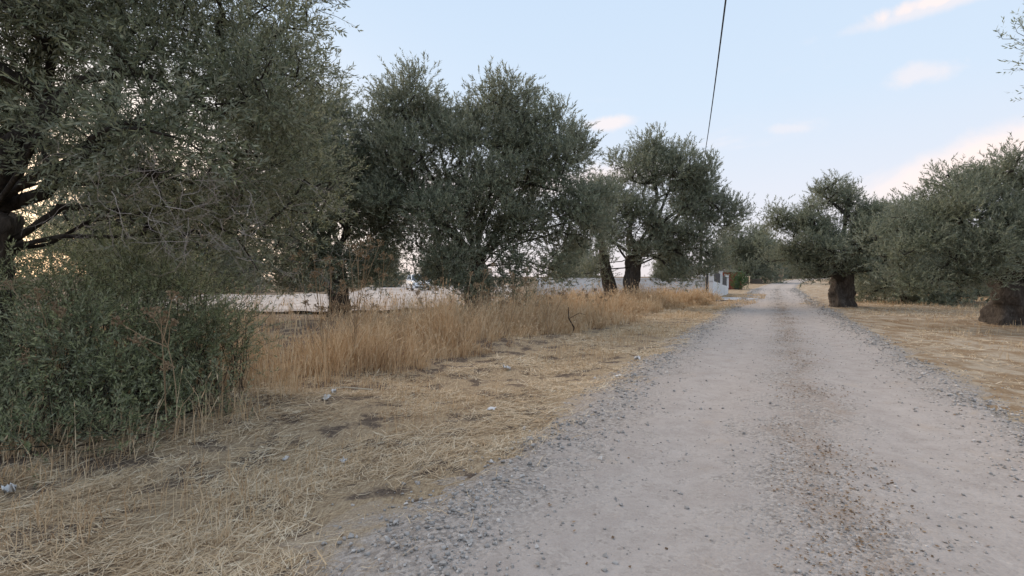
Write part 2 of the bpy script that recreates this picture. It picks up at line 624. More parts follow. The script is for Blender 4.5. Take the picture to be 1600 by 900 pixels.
M['rail'] = plain('bleached_rail_wood', (0.55, 0.46, 0.33), 0.8, 0.15, var=0.2)
M['paint'] = plain('white_car_paint', (0.78, 0.80, 0.83), 0.25, 0.5, var=0.02)
M['glass'] = plain('car_glass', (0.03, 0.04, 0.05), 0.08, 0.6, var=0.05)
M['rubber'] = plain('tyre_rubber', (0.02, 0.02, 0.02), 0.8, 0.2)
M['lamp'] = plain('headlamp_lens', (0.62, 0.62, 0.6), 0.12, 0.6, var=0.05)
M['alloy'] = plain('wheel_alloy', (0.45, 0.46, 0.48), 0.35, 0.5, metal=0.7)
M['black_plastic'] = plain('black_trim', (0.03, 0.03, 0.032), 0.6, 0.3)
M['paper'] = plain('white_litter', (0.66, 0.66, 0.66), 0.75, 0.2, var=0.15, scale=20)
M['dark_stick'] = plain('dark_stick', (0.05, 0.035, 0.028), 0.9, 0.1)
M['pale_stick'] = plain('pale_stalk', (0.62, 0.54, 0.42), 0.8, 0.1)

# ------------------------------------------------------------------ setting: ground, road, yard, driveway
def axis(n, near, far):
    s = np.linspace(-1, 1, n)
    k = math.asinh(far / near)
    return near * np.sinh(k * s)


def build_ground():
    xs = axis(231, 3.2, 2200)
    ys = axis(231, 3.2, 2200) + 7
    X, Y = np.meshgrid(xs, ys)
    Z = ground_h(X, Y)
    n = len(xs)
    i, j = np.meshgrid(np.arange(n - 1), np.arange(n - 1))
    a = (j * n + i).ravel()
    q = np.stack([a, a + 1, a + n + 1, a + n], -1)
    me = mesh_np('ground', np.stack([X, Y, Z], -1), quads=q, smooth=True)
    tag(link('ground', me, M['ground']), 'dry earth and flattened straw on both sides of the road', kind='structure')

    us = np.linspace(-3.3, 3.3, 67)
    ts = np.concatenate([np.arange(-8, 14, 0.11), 14 * np.exp(np.linspace(0, math.log(210 / 14), 200))[1:]])
    U, Tt = np.meshgrid(us, ts)
    Yc = Tt
    X = road_cx(Yc) + U * ROAD_N
    Z = ground_h(X, Yc) + road_off(X, Yc)
    n, mrows = len(us), len(ts)
    i, j = np.meshgrid(np.arange(n - 1), np.arange(mrows - 1))
    a = (j * n + i).ravel()
    q = np.stack([a, a + 1, a + n + 1, a + n], -1)
    me = mesh_np('gravel_road', np.stack([X, Yc, Z], -1), quads=q, smooth=True)
    tag(link('gravel_road', me, M['road']), 'pale grey gravel road with two worn wheel tracks', kind='structure')

    def sheet(name, pts, mat, label, lift):
        c = np.mean(pts, axis=0)
        bm = bmesh.new()
        rim = []
        rng = np.random.default_rng(5)
        m = len(pts)
        for k in range(m):
            p, q2 = np.array(pts[k]), np.array(pts[(k + 1) % m])
            for t in np.linspace(0, 1, 7)[:-1]:
                w = p + (q2 - p) * t + rng.normal(0, 0.12, 2)
                rim.append(bm.verts.new((w[0], w[1], 0)))
        f = bm.faces.new(rim)
        bmesh.ops.triangulate(bm, faces=[f])
        bmesh.ops.subdivide_edges(bm, edges=list(bm.edges), cuts=3, use_grid_fill=True)
        for v in bm.verts:
            v.co.z = float(ground_h(v.co.x, v.co.y)) + lift
        me = bpy.data.meshes.new(name)
        bm.to_mesh(me)
        bm.free()
        tag(link(name, me, mat), label, kind='structure')

    g = lambda px, py: tuple(P(px, py, CAM_H * 800 / (py - 432))[:2])
    sheet('gravel_yard', [g(200, 489), g(220, 468), g(430, 464), g(540, 462), g(585, 449), g(640, 446), g(800, 449), g(800, 475), g(600, 492)],
          M['yard'], 'pale gravel yard beyond the tall grass', 0.13)
    sheet('driveway', [(13.6, 36.9), (17.2, 38.2), (17.6, 36.0), (16.2, 34.4), (13.0, 33.6), (11.8, 35.4)], M['concrete'],
          'short concrete driveway from the road to the white walled gate', 0.06)


build_ground()


# ------------------------------------------------------------------ olive trees
def norm(a):
    return a / (np.linalg.norm(a, axis=-1, keepdims=True) + 1e-9)


def leaves_np(base, direc, length, m, L, W, rng, droop=0.15, tri=False):
    """m leaves along each shoot; every leaf is a lanceolate quad"""
    N = len(base)
    t = np.linspace(0.08, 1.0, m)[None, :] + rng.uniform(-0.04, 0.04, (N, m))
    pos = base[:, None, :] + direc[:, None, :] * (length[:, None] * t)[..., None]
    pos[..., 2] -= droop * (length[:, None] * t) ** 2 * 2
    ref = norm(rng.normal(size=(N, 3)))
    p1 = norm(np.cross(direc, ref))
    p2 = np.cross(direc, p1)
    ang = (np.arange(m) // 2 * (math.pi / 2) + (np.arange(m) % 2) * math.pi)[None, :] + rng.normal(0, 0.5, (N, m))
    perp = np.cos(ang)[..., None] * p1[:, None, :] + np.sin(ang)[..., None] * p2[:, None, :]
    ld = norm(direc[:, None, :] * 0.75 + perp * (1.0 - 0.5 * t[..., None]) + rng.normal(0, 0.18, (N, m, 3)))
    side = norm(np.cross(ld, direc[:, None, :] + rng.normal(0, 0.5, (N, m, 3))))
    ll = (L * rng.uniform(0.65, 1.2, (N, m)))[..., None]
    ww = (W * rng.uniform(0.7, 1.2, (N, m)))[..., None] * 0.5
    if tri:
        v = np.stack([pos + side * ww, pos + ld * ll, pos - side * ww], 2).reshape(-1, 3)
        return v, np.arange(len(v)).reshape(-1, 3)
    v = np.stack([pos, pos + ld * ll * 0.45 + side * ww, pos + ld * ll, pos + ld * ll * 0.45 - side * ww], 2).reshape(-1, 3)
    q = np.arange(len(v)).reshape(-1, 4)
    return v, q


def skeleton(trunk_nodes, lobes, clumps, rng, kink=0.10):
    """greedy growth: limbs into each lobe, then every clump joins the closest wood"""
    pos, par = [], []

    def add(p, q):
        pos.append(np.asarray(p, float))
        par.append(q)
        return len(pos) - 1
    last = -1
    for p in trunk_nodes:
        last = add(p, last)
    fork = last
    nt = len(trunk_nodes)
    for c, r in lobes:
        st = rng.integers(max(0, nt - 2), nt)
        p0 = pos[st]
        k = max(3, int(np.linalg.norm(c - p0) / 0.45))
        prev = st
        bend = rng.normal(0, 1, 3) * 0.12 * np.linalg.norm(c - p0)
        for s in np.linspace(0, 1, k + 1)[1:]:
            q = p0 + (c - p0) * s + bend * math.sin(math.pi * s) + rng.normal(0, 0.06, 3)
            q[2] += 0.15 * math.sin(math.pi * s) * np.linalg.norm((c - p0)[:2])
            prev = add(q, prev)
    order = np.argsort(np.linalg.norm(clumps - pos[fork], axis=1))
    tips = np.zeros(len(clumps), int)
    for ci in order:
        c = clumps[ci]
        A = np.array(pos[nt - 1:])
        dist = np.linalg.norm(A - c, axis=1) + 0.6 * np.maximum(0, A[:, 2] - c[2] - 0.1)
        b = int(np.argmin(dist)) + nt - 1
        p0 = pos[b]
        d = np.linalg.norm(c - p0)
        k = max(1, int(d / 0.35))
        prev = b
        for s in np.linspace(0, 1, k + 1)[1:]:
            q = p0 + (c - p0) * s + rng.normal(0, kink * 0.5, 3) * (s < 1)
            prev = add(q, prev)
        tips[ci] = prev
    return np.array(pos), np.array(par), tips


def wood_mesh(name, pos, par, tips, nt, r_trunk, r_min, rng):
    n = len(pos)
    load = np.zeros(n)
    load[tips] += 1
    kids = [[] for _ in range(n)]
    for i in range(n - 1, 0, -1):
        if par[i] >= 0:
            load[par[i]] += load[i]
            kids[par[i]].append(i)
    tot = load[nt - 1] if load[nt - 1] > 0 else 1
    rad = np.maximum(r_min, r_trunk * 0.52 * (load / tot) ** 0.55)
    tb = Tubes()
    start = [(nt - 1, k) for k in kids[nt - 1]] + [(t, k) for t in range(nt - 1) for k in kids[t] if k >= nt]
    while start:
        a, b = start.pop()
        chain = [a, b]
        r0 = rad[b]
        while kids[b]:
            ks = sorted(kids[b], key=lambda q: -load[q])
            for q in ks[1:]:
                start.append((b, q))
            b = ks[0]
            chain.append(b)
        rr = rad[chain].copy()
        rr[0] = min(rr[0], r0 * 1.15)
        tb.add(pos[chain], rr, 8 if r0 > 0.06 else (5 if r0 > 0.02 else 3))
    return tb.mesh(name)


def trunk_mesh(name, nodes, r_base, r_top, rng, n=30, rings=26, flare=0.16):
    """gnarled, fluted olive trunk"""
    nodes = np.asarray(nodes, float)
    t = np.linspace(0, 1, rings)
    seg = np.linspace(0, 1, len(nodes))
    pts = np.stack([np.interp(t, seg, nodes[:, k]) for k in range(3)], -1)
    u, w = frames(pts)
    hz = np.exp(-t * 6)[:, None]
    u = norm(u * (1 - hz) + hz * np.array((1.0, 0, 0)))
    w = norm(w * (1 - hz) + hz * np.array((0, 1.0, 0)))
    a = np.arange(n) / n * 2 * math.pi
    ph = rng.uniform(0, 6.28, 6)
    rad = r_base + (r_top - r_base) * t
    rad = rad * (1 + flare * np.exp(-t * 7))
    A, TT = np.meshgrid(a, t)
    tw = A + TT * 1.1
    flute = 0.17 * np.sin(3 * tw + ph[0]) + 0.12 * np.sin(5 * tw + ph[1] + 2 * TT) + 0.06 * np.sin(8 * tw + ph[2] - 4 * TT)
    lump = 0.13 * np.sin(6 * TT + ph[3] + 2 * A) + 0.07 * np.sin(13 * TT + ph[4] - 3 * A) + rng.normal(0, 0.045, A.shape) - 0.10 * np.exp(-((np.sin(tw * 1.5 + ph[5])) / 0.18) ** 2) * (1 - 0.4 * TT)
    R = rad[:, None] * (1 + flute * (1.2 - 0.4 * TT) + lump)
    v = pts[:, None, :] + R[..., None] * (np.cos(A)[..., None] * u[:, None, :] + np.sin(A)[..., None] * w[:, None, :])
    i = np.arange(rings - 1)[:, None] * n
    j = np.arange(n)[None, :]
    j2 = (j + 1) % n
    f = np.stack([i + j, i + j2, i + n + j2, i + n + j], -1).reshape(-1, 4)
    v = v.reshape(-1, 3)
    top = len(v)
    v = np.concatenate([v, pts[-1:] + np.array([[0, 0, r_top * 0.35]])])
    tri = np.stack([(rings - 1) * n + np.arange(n), (rings - 1) * n + (np.arange(n) + 1) % n, np.full(n, top)], -1)
    return mesh_np(name, v, quads=f, tris=tri, smooth=True)


def sublobes(lobes, rng, per=7, size=0.46):
    """break each lobe into leafy sub-clumps so that the crown billows and has gaps"""
    out = []
    for c, r in lobes:
        g = max(4, int(per * (np.prod(r) ** (1 / 3)) ** 1.2 + 0.5))
        ds = norm(rng.normal(size=(g, 3)) + np.array((0, 0, 0.15)))
        for d in ds:
            k = rng.uniform(0.5, 1.12)
            q = size * rng.uniform(0.6, 1.25)
            out.append((c + d * r * k, r * q * np.array((1, 1, rng.uniform(0.8, 1.25)))))
        out.append((c, r * 0.5))
    return out


def scatter_clumps(lobes, count, rng, mind, shell=0.30, under=0.55):
    """clump centres through the lobes, most of them towards the outside"""
    vols = np.array([np.prod(r) ** 0.62 for _, r in lobes])
    pick = rng.choice(len(lobes), count * 6, p=vols / vols.sum())
    d = norm(rng.normal(size=(count * 6, 3)))
    rr = rng.uniform(0, 1, count * 6) ** shell
    C = np.array([c for c, _ in lobes])[pick]
    R = np.array([r for _, r in lobes])[pick]
    p = C + d * R * rr[:, None]
    keep = (d[:, 2] > -0.25) | (rng.uniform(size=len(d)) < under)
    p, pick = p[keep], pick[keep]
    out, oi = [], []
    for q, k in zip(p, pick):
        if out:
            if np.min(np.sum((np.array(out) - q) ** 2, 1)) < mind * mind:
                continue
        out.append(q)
        oi.append(k)
        if len(out) >= count:
            break
    return np.array(out), np.array(oi)


def crown_np(clumps, ci, lobes, shoots, m, L, W, rng, spread, slen, upright=0.55, droop=0.15, stems=None, tri=False):
    C = np.array([c for c, _ in lobes])[ci]
    out = norm(clumps - C)
    N = len(clumps)
    sz = rng.uniform(0.7, 1.3, N)
    cnt = np.maximum(4, (shoots * rng.uniform(0.5, 1.35, N)).astype(int))
    idx = np.repeat(np.arange(N), cnt)
    K = len(idx)
    off = rng.normal(0, 1, (K, 3)) * (spread * sz[idx])[:, None]
    base = clumps[idx] + off
    lean = norm(rng.normal(size=(N, 3)))
    up = np.array((0, 0, 1.0))
    d = norm(out[idx] * 0.55 + up * upright + lean[idx] * 0.35 + norm(off) * 0.55 + rng.normal(0, 0.30, (K, 3)))
    ln = slen * rng.uniform(0.55, 1.45, K)
    if stems is not None:
        for k in range(0, K, 2):
            e = base[k] + d[k] * ln[k]
            s0 = clumps[idx[k]] * 0.6 + base[k] * 0.4
            stems.add(np.array([s0, base[k], e]), np.array([0.0045, 0.0035, 0.0015]), 3)
    return leaves_np(base, d, ln, m, L, W, rng, droop, tri)


def olive(name, label, base, lobes, fork, r_base, count, shoots, m, L, W, seed, spread=0.17, slen=0.26, mind=0.30,
          upright=0.55, mat='leaf', group='olive trees', cat='olive tree', trunks=None, stems=False, shell=0.30, droop=0.15, under=0.55, r_top=None, sub=(7, 0.46)):
    """lobes in world coordinates: list of (centre, radii)"""
    rng = np.random.default_rng(seed)
    base = np.array((base[0], base[1], float(surf(base[0], base[1])) - 0.05))
    lobes = [(np.asarray(c, float) - base, np.asarray(r, float)) for c, r in lobes]
    fork = np.asarray(fork, float) - base
    root = empty(name, base)
    tag(root, label, cat, group)
    mid = fork * 0.5 + rng.normal(0, 0.08, 3) * np.array((1, 1, 0))
    nodes = np.array([np.array((0, 0, -0.25)), fork * 0.25 + (mid - fork * 0.5), mid, fork * 0.78, fork])
    link('trunk', trunk_mesh('trunk', nodes, r_base, r_top or r_base * 0.72, rng), M['trunk'], root)
    for q in trunks or []:
        q0 = np.asarray(q[0], float) - base
        q1 = np.asarray(q[1], float) - base
        qm = (q0 + q1) / 2 + rng.normal(0, 0.1, 3) * np.array((1, 1, 0))
        link('trunk', trunk_mesh('trunk', np.array([q0, qm, q1]), q[2], q[3], rng), M['trunk'], root)
    fine = sublobes(lobes, rng, *sub)
    clumps, ci = scatter_clumps(fine, count, rng, mind, shell, under)
    pos, par, tips = skeleton([nodes[2], nodes[3], nodes[4]], lobes, clumps, rng)
    link('branches', wood_mesh('branches', pos, par, tips, 3, r_base, 0.006, rng), M['bark'], root)
    st = Tubes() if stems else None
    v, q = crown_np(clumps, ci, fine, shoots, m, L, W, rng, spread, slen, upright, droop, st, not stems)
    link('crown', mesh_np('crown', v, **({'quads': q} if stems else {'tris': q})), M[mat], root)
    if stems:
        link('shoots', st.mesh('shoots'), M['shoot'], root)
    return root


def lob(px, py, d, rx, ry, rz):
    return (P(px, py, d), (rx, ry, rz))


def gp(px, d):
    return ((px - 800) / 800 * d, d)


# near olive, crown fills the upper left, trunk just outside the frame
near = olive('olive_tree', 'nearest olive tree, crown filling the top left, grey bare twigs hanging from it', (-7.0, 6.3),
      [lob(-60, 40, 6.3, 1.7, 1.6, 1.5), lob(110, 30, 6.0, 1.1, 1.2, 1.0), lob(300, 20, 6.2, 1.1, 1.3, 1.0),
       lob(430, 90, 6.6, 0.72, 1.0, 0.85), lob(330, 170, 5.6, 0.8, 0.9, 0.6), lob(180, 180, 5.0, 0.9, 0.8, 0.5),
       lob(60, 220, 5.4, 0.7, 0.8, 0.5), lob(400, 250, 6.4, 0.75, 1.0, 0.6), lob(250, 270, 5.4, 0.75, 0.8, 0.42),
       lob(370, 330, 6.8, 0.7, 0.9, 0.5), lob(-140, 250, 7.0, 1.2, 1.2, 1.0), lob(200, -90, 6.6, 2.2, 1.8, 0.9),
       lob(300, 330, 7.6, 0.7, 0.7, 0.5), lob(430, 170, 7.2, 0.8, 0.9, 0.7), lob(420, 370, 7.4, 0.6, 0.8, 0.45), lob(230, 350, 6.4, 0.7, 0.7, 0.4), lob(470, 330, 8.0, 0.6, 0.8, 0.6)],
      P(-20, 330, 6.2), 0.42, 720, 25, 13, 0.075, 0.0185, 11, spread=0.165, slen=0.24, mind=0.24, mat='leaf_near_tree', stems=True, shell=0.42, upright=0.25, under=0.9)

olive('olive_tree', 'shadowy olive tree behind the nearest one, seen under its crown', (-14.5, 17.5),
      [lob(170, 300, 17, 2.2, 1.8, 1.6), lob(300, 330, 17.5, 1.7, 1.6, 1.4), lob(230, 400, 16.5, 2.2, 1.5, 0.8), lob(120, 400, 17, 1.5, 1.5, 0.8), lob(330, 400, 16, 1.0, 1.0, 0.7), lob(260, 345, 16, 1.4, 1.2, 1.0), lob(150, 350, 16, 1.2, 1.2, 0.9), lob(380, 370, 17, 1.1, 1.1, 0.9), lob(300, 425, 15.5, 1.2, 1.0, 0.5), lob(180, 430, 15.5, 1.4, 1.0, 0.5)],
      P(165, 400, 17.3), 0.4, 320, 28, 9, 0.13, 0.038, 12, spread=0.25, slen=0.3, mind=0.4)

olive('olive_tree', 'olive tree standing between the nearest one and the double-topped one', gp(528, 19.5),
      [lob(520, 200, 19, 1.5, 1.4, 1.3), lob(440, 215, 18.5, 1.3, 1.3, 1.3), lob(560, 270, 19.5, 1.2, 1.3, 1.0),
       lob(470, 310, 18, 1.4, 1.2, 1.1), lob(550, 350, 19, 1.3, 1.2, 0.9), lob(450, 385, 18.5, 1.0, 1.0, 0.6), lob(510, 400, 18.5, 1.0, 1.0, 0.6), lob(380, 300, 20, 1.2, 1.2, 1.1), lob(480, 425, 18.5, 1.0, 0.9, 0.5), lob(560, 415, 19, 0.8, 0.9, 0.5), lob(420, 420, 19, 0.9, 0.9, 0.5), lob(590, 330, 19.6, 1.0, 1.1, 1.0), lob(600, 400, 19.2, 0.8, 0.9, 0.5), lob(500, 260, 18.6, 1.2, 1.2, 1.0), lob(528, 435, 18.4, 0.8, 0.7, 0.45), lob(590, 430, 19, 0.7, 0.8, 0.4), lob(460, 440, 18.6, 0.8, 0.7, 0.4)],
      P(528, 400, 19.4), 0.36, 520, 28, 10, 0.130, 0.040, 13, spread=0.22, slen=0.28, mind=0.28, sub=(9, 0.52))

olive('olive_tree', 'broad olive tree with two tops, tallest in the middle of the grassy verge', gp(742, 19.0),
      [lob(635, 178, 18.8, 1.15, 1.3, 1.1), lob(685, 185, 19, 1.0, 1.2, 0.85), lob(792, 186, 19, 1.1, 1.1, 0.85), lob(842, 205, 19.3, 1.1, 1.2, 0.9), lob(740, 215, 19.0, 1.1, 1.2, 0.9),
       lob(720, 240, 17.6, 1.1, 1.0, 0.8), lob(640, 250, 18.0, 1.3, 1.1, 1.0), lob(870, 235, 19.2, 0.95, 1.0, 0.9), lob(590, 240, 19.2, 0.9, 1.0, 0.9), lob(800, 230, 18.2, 1.2, 1.1, 1.0),
       lob(780, 300, 17.6, 1.2, 1.0, 0.9), lob(870, 300, 18.4, 1.2, 1.1, 0.9), lob(690, 325, 17.5, 1.2, 1.0, 0.85), lob(610, 330, 18.6, 1.2, 1.1, 0.9),
       lob(720, 395, 17.2, 0.9, 0.8, 0.7), lob(900, 345, 18.4, 0.9, 1.0, 0.75), lob(810, 365, 18.0, 1.1, 0.9, 0.75), lob(880, 390, 18.8, 0.7, 0.8, 0.55), lob(650, 385, 18.5, 0.9, 0.8, 0.6),
       lob(700, 430, 17.4, 0.8, 0.7, 0.5), lob(780, 420, 17.6, 0.8, 0.7, 0.5), lob(850, 425, 18.0, 0.7, 0.7, 0.5), lob(820, 300, 19.5, 1.2, 1.2, 1.0), lob(740, 300, 19.5, 1.2, 1.2, 1.0),
       lob(600, 295, 19.4, 1.2, 1.2, 1.1), lob(760, 370, 18.4, 1.1, 1.0, 0.8), lob(925, 375, 18.6, 0.7, 0.7, 0.7), lob(930, 320, 19.0, 0.6, 0.8, 0.7), lob(885, 430, 18.6, 0.6, 0.6, 0.45), lob(735, 445, 17.2, 0.7, 0.6, 0.45), lob(680, 440, 18.0, 0.6, 0.6, 0.45)],
      P(745, 400, 19.0), 0.42, 900, 26, 10, 0.130, 0.040, 14, spread=0.21, slen=0.30, mind=0.27, upright=0.75, sub=(9, 0.52))

olive('olive_tree', 'olive tree on two thick stems beside the white wall and gate', gp(986, 27.0),
      [lob(1000, 255, 26.8, 1.3, 1.4, 1.25), lob(1050, 265, 27, 1.2, 1.4, 1.2), lob(1100, 300, 27.2, 1.2, 1.3, 1.0), lob(960, 310, 26.8, 1.2, 1.3, 1.1),
       lob(1135, 345, 27, 1.05, 1.2, 0.9), lob(1020, 330, 25.6, 1.4, 1.1, 1.0), lob(1090, 370, 25.8, 1.3, 1.1, 0.8), lob(950, 370, 26.5, 1.1, 1.2, 0.8),
       lob(1010, 390, 26.0, 1.0, 1.0, 0.55), lob(1060, 405, 26.2, 0.9, 0.9, 0.55), lob(1110, 400, 26.4, 0.8, 0.9, 0.7), lob(940, 410, 27, 0.6, 0.7, 0.5), lob(1090, 285, 26.8, 0.9, 1.2, 1.1), lob(1060, 430, 26.0, 0.8, 0.8, 0.5), lob(1092, 430, 26.2, 0.6, 0.7, 0.5), lob(925, 425, 26.6, 0.7, 0.7, 0.6), lob(1040, 375, 27.5, 1.2, 1.2, 1.0), lob(930, 345, 27.0, 0.9, 1.0, 0.9), lob(1080, 330, 27.0, 1.1, 1.2, 1.0)],
      P(990, 400, 27.0), 0.44, 560, 26, 10, 0.14, 0.042, 15, spread=0.22, slen=0.32, mind=0.29, upright=0.75, sub=(9, 0.50),
      trunks=[(np.array((*gp(961, 27.3), -0.05)), P(935, 335, 27.0), 0.34, 0.07)])

olive('olive_tree', 'olive tree with a thick bare trunk at the right edge of the road', gp(1316, 27.0),
      [lob(1292, 305, 27, 0.75, 1.0, 1.05), lob(1322, 312, 27.2, 0.6, 0.9, 1.1), lob(1345, 345, 26.4, 1.1, 1.2, 0.8), lob(1262, 350, 27, 1.0, 1.2, 0.9), lob(1217, 350, 27.6, 0.65, 0.9, 0.75),
       lob(1392, 345, 27.4, 0.9, 1.1, 0.85), lob(1238, 395, 26.8, 1.1, 1.1, 0.7), lob(1305, 385, 25.8, 1.3, 1.0, 0.8), lob(1375, 392, 26.2, 1.2, 1.1, 0.7),
       lob(1412, 420, 26.2, 0.9, 1.0, 0.6), lob(1268, 430, 26.3, 0.7, 0.8, 0.42), lob(1385, 445, 26.0, 0.8, 0.8, 0.45), lob(1350, 425, 25.8, 0.7, 0.8, 0.4)],
      P(1316, 425, 27.0), 0.55, 430, 25, 10, 0.135, 0.038, 16, spread=0.20, slen=0.32, mind=0.27, upright=0.75, r_top=0.48, sub=(7, 0.38))

olive('olive_tree', 'wide low olive tree with a stout dark trunk at the right edge of the photo', (16.6, 17.2),
      [lob(1492, 296, 17.2, 0.75, 1.0, 0.65), lob(1552, 284, 17.6, 0.85, 1.1, 0.6), lob(1610, 292, 17.4, 0.9, 1.2, 0.7), lob(1462, 335, 16.8, 0.8, 1.0, 0.6), lob(1545, 335, 16.2, 1.1, 1.0, 0.7),
       lob(1435, 385, 16.4, 0.8, 1.0, 0.65), lob(1510, 395, 15.8, 1.1, 0.9, 0.65), lob(1600, 385, 16.0, 1.0, 0.9, 0.8), lob(1660, 320, 17, 1.4, 1.3, 1.2),
       lob(1420, 425, 16.4, 0.7, 0.8, 0.4), lob(1690, 410, 16.6, 1.2, 1.1, 0.9), lob(1490, 440, 16.2, 0.8, 0.8, 0.35), lob(1450, 450, 16.0, 0.7, 0.7, 0.32), lob(1405, 360, 17.0, 0.6, 0.7, 0.5), lob(1550, 430, 15.6, 0.7, 0.7, 0.4)],
      P(1588, 440, 17.1), 0.56, 500, 26, 11, 0.110, 0.031, 17, spread=0.19, slen=0.30, mind=0.25, upright=0.7, r_top=0.60, sub=(7, 0.38))

olive('olive_tree', 'olive tree outside the frame whose leafy branch tips reach in at the top right', (10.4, 7.6),
      [lob(1618, 62, 6.9, 0.24, 0.35, 0.24), lob(1622, 118, 6.8, 0.24, 0.35, 0.26), lob(1680, 90, 6.9, 0.40, 0.6, 0.5), lob(1760, 60, 7.0, 0.9, 1.0, 1.0), lob(1900, 120, 7.4, 1.4, 1.4, 1.3), lob(2000, 20, 7.6, 1.6, 1.5, 1.4)],
      (10.3, 7.6, 2.2), 0.4, 150, 18, 12, 0.066, 0.016, 18, spread=0.17, slen=0.26, mind=0.3, mat='leaf_near', stems=True, shell=0.5, under=0.9)

# two general shapes, copied for the trees farther off
far_a = olive('olive_tree', 'x', (0, 300),
              [((0, 300, 4.6), (1.7, 1.7, 1.4)), ((-1.6, 300.4, 3.8), (1.5, 1.5, 1.2)), ((1.7, 299.6, 3.9), (1.5, 1.5, 1.2)), ((0.3, 298.5, 3.2), (1.7, 1.3, 1.1)),
               ((-0.4, 301.6, 3.4), (1.7, 1.3, 1.1)), ((2.3, 300.5, 2.5), (1.1, 1.1, 0.8)), ((-2.3, 299.6, 2.3), (1.2, 1.2, 1.0)), ((1.6, 298.6, 1.5), (1.3, 1.2, 1.0)), ((-1.5, 298.9, 1.5), (1.3, 1.2, 1.0)), ((0, 301.8, 1.5), (1.5, 1.2, 1.0)), ((2.4, 301.0, 1.4), (1.0, 1.0, 0.9))],
              (0.1, 300, 1.9), 0.42, 360, 24, 9, 0.17, 0.055, 19, spread=0.25, slen=0.33, mind=0.36, upright=0.7)
far_b = olive('olive_tree', 'x', (0, 340),
              [((0.4, 340, 5.2), (1.4, 1.4, 1.3)), ((-1.2, 340.4, 4.2), (1.6, 1.5, 1.3)), ((1.5, 339.6, 4.1), (1.3, 1.4, 1.1)), ((0.6, 338.5, 3.0), (1.9, 1.3, 1.2)),
               ((-0.9, 341.2, 2.9), (1.8, 1.4, 1.2)), ((2.2, 340.9, 2.4), (1.1, 1.1, 1.1)), ((-1.6, 339.0, 1.5), (1.4, 1.2, 1.0)), ((1.4, 338.8, 1.4), (1.3, 1.2, 0.9)), ((0.2, 341.8, 1.5), (1.5, 1.2, 1.0)), ((-2.3, 340.8, 2.0), (1.1, 1.1, 1.1))],
              (-0.2, 340, 1.8), 0.38, 360, 24, 9, 0.17, 0.055, 20, spread=0.25, slen=0.33, mind=0.36, upright=0.7)


def copy_tree(o, loc, rz, sc, label, first):
    c = o
    if not first:
        c = o.copy()
        COL.objects.link(c)
        for ch in list(o.children):
            k = ch.copy()
            COL.objects.link(k)
            k.parent = c
    c.location = loc
    c.rotation_euler = (0, 0, rz)
    c.scale = (sc, sc, sc)
    c['label'] = label
    return c


far_spots = [  # px, distance, scale, turn, label
    (1428, 31, 1.18, 0.4, 'olive tree behind the gap between the two thick-trunked trees on the right'),
    (1385, 50, 1.15, 2.2, 'small looking olive tree far behind the thick bare trunk right of the road'),
    (1520, 42, 1.0, 1.1, 'olive tree behind the low wide one at the right edge'),
    (1640, 36, 1.1, 3.1, 'olive tree just outside the right edge, behind the stout dark trunk'),
    (1160, 100, 2.1, 5.1, 'olive tree behind the white railing wall, left of the road'),
    (1195, 152, 2.4, 0.9, 'olive tree behind the dark plank pile'),
    (1232, 165, 2.0, 4.0, 'farthest olive tree, over the reed hut where the road bends away'),
    (1275, 175, 1.8, 3.3, 'far olive tree closing the view at the end of the road'),
    (1330, 110, 1.2, 2.0, 'far olive tree right of the road bend, behind the thick bare trunk'),
    (900, 62, 1.05, 5.6, 'distant olive tree beyond the white wall, left of its two-stemmed neighbour'),
    (700, 74, 1.1, 0.2, 'distant olive tree behind the parked white car'),
    (590, 66, 1.05, 3.6, 'distant olive tree at the far side of the pale yard'),
    (480, 56, 1.0, 1.7, 'distant olive tree left of the pale yard, low behind the dry weeds'),
    (360, 50, 1.05, 2.9, 'distant olive tree seen through the bushes left of the yard'),
    (250, 44, 1.0, 4.6, 'distant olive tree hidden mostly behind the left bushes'),
    (1050, 70, 1.05, 1.3, 'distant olive tree over the white wall, right of the two-stemmed one'),
]
for i, (px, d, sc, rz, label) in enumerate(far_spots):
    src = far_a if i % 2 == 0 else far_b
    x, y = gp(px, d)
    copy_tree(src, (x, y, float(ground_h(x, y)) - 0.03), rz, sc, label, i < 2)

# bare grey twigs hanging out of the near crown
def dead_twigs():
    rng = np.random.default_rng(31)
    tb = Tubes()
    base = np.array(near.location)
    for px, py, d, n, s in ((250, 310, 4.35, 26, 0.38), (300, 350, 4.6, 14, 0.36), (330, 370, 5.2, 10, 0.36), (400, 300, 5.8, 12, 0.45), (200, 330, 5.0, 10, 0.35), (470, 400, 7.5, 16, 0.5), (430, 430, 7.0, 12, 0.4), (310, 250, 5.0, 8, 0.4)):
        for _ in range(n):
            p = P(px, py, d) + rng.normal(0, 1, 3) * np.array((0.28, 0.3, 0.16)) - base
            dirn = norm(np.array((rng.normal(0, 0.8), rng.normal(0, 0.5), -0.6 + rng.normal(0, 0.6))))

            def grow(p, dirn, ln, r, depth):
                k = 6
                pts = [p]
                for _ in range(k):
                    dirn = norm(dirn + rng.normal(0, 0.30, 3))
                    pts.append(pts[-1] + dirn * ln / k)
                    if depth < 2 and rng.uniform() < 0.42:
                        grow(pts[-1], norm(dirn + rng.normal(0, 0.8, 3)), ln * rng.uniform(0.35, 0.65), r * 0.6, depth + 1)
                tb.add(np.array(pts), np.linspace(r, r * 0.35, k + 1), 3)
            grow(p, dirn, s * rng.uniform(0.6, 1.5), rng.uniform(0.0022, 0.0042), 0)
    o = link('dead_twigs', tb.mesh('dead_twigs'), M['twig'], near)
    o['label'] = 'tangle of bare grey twigs hanging below the crown'


dead_twigs()


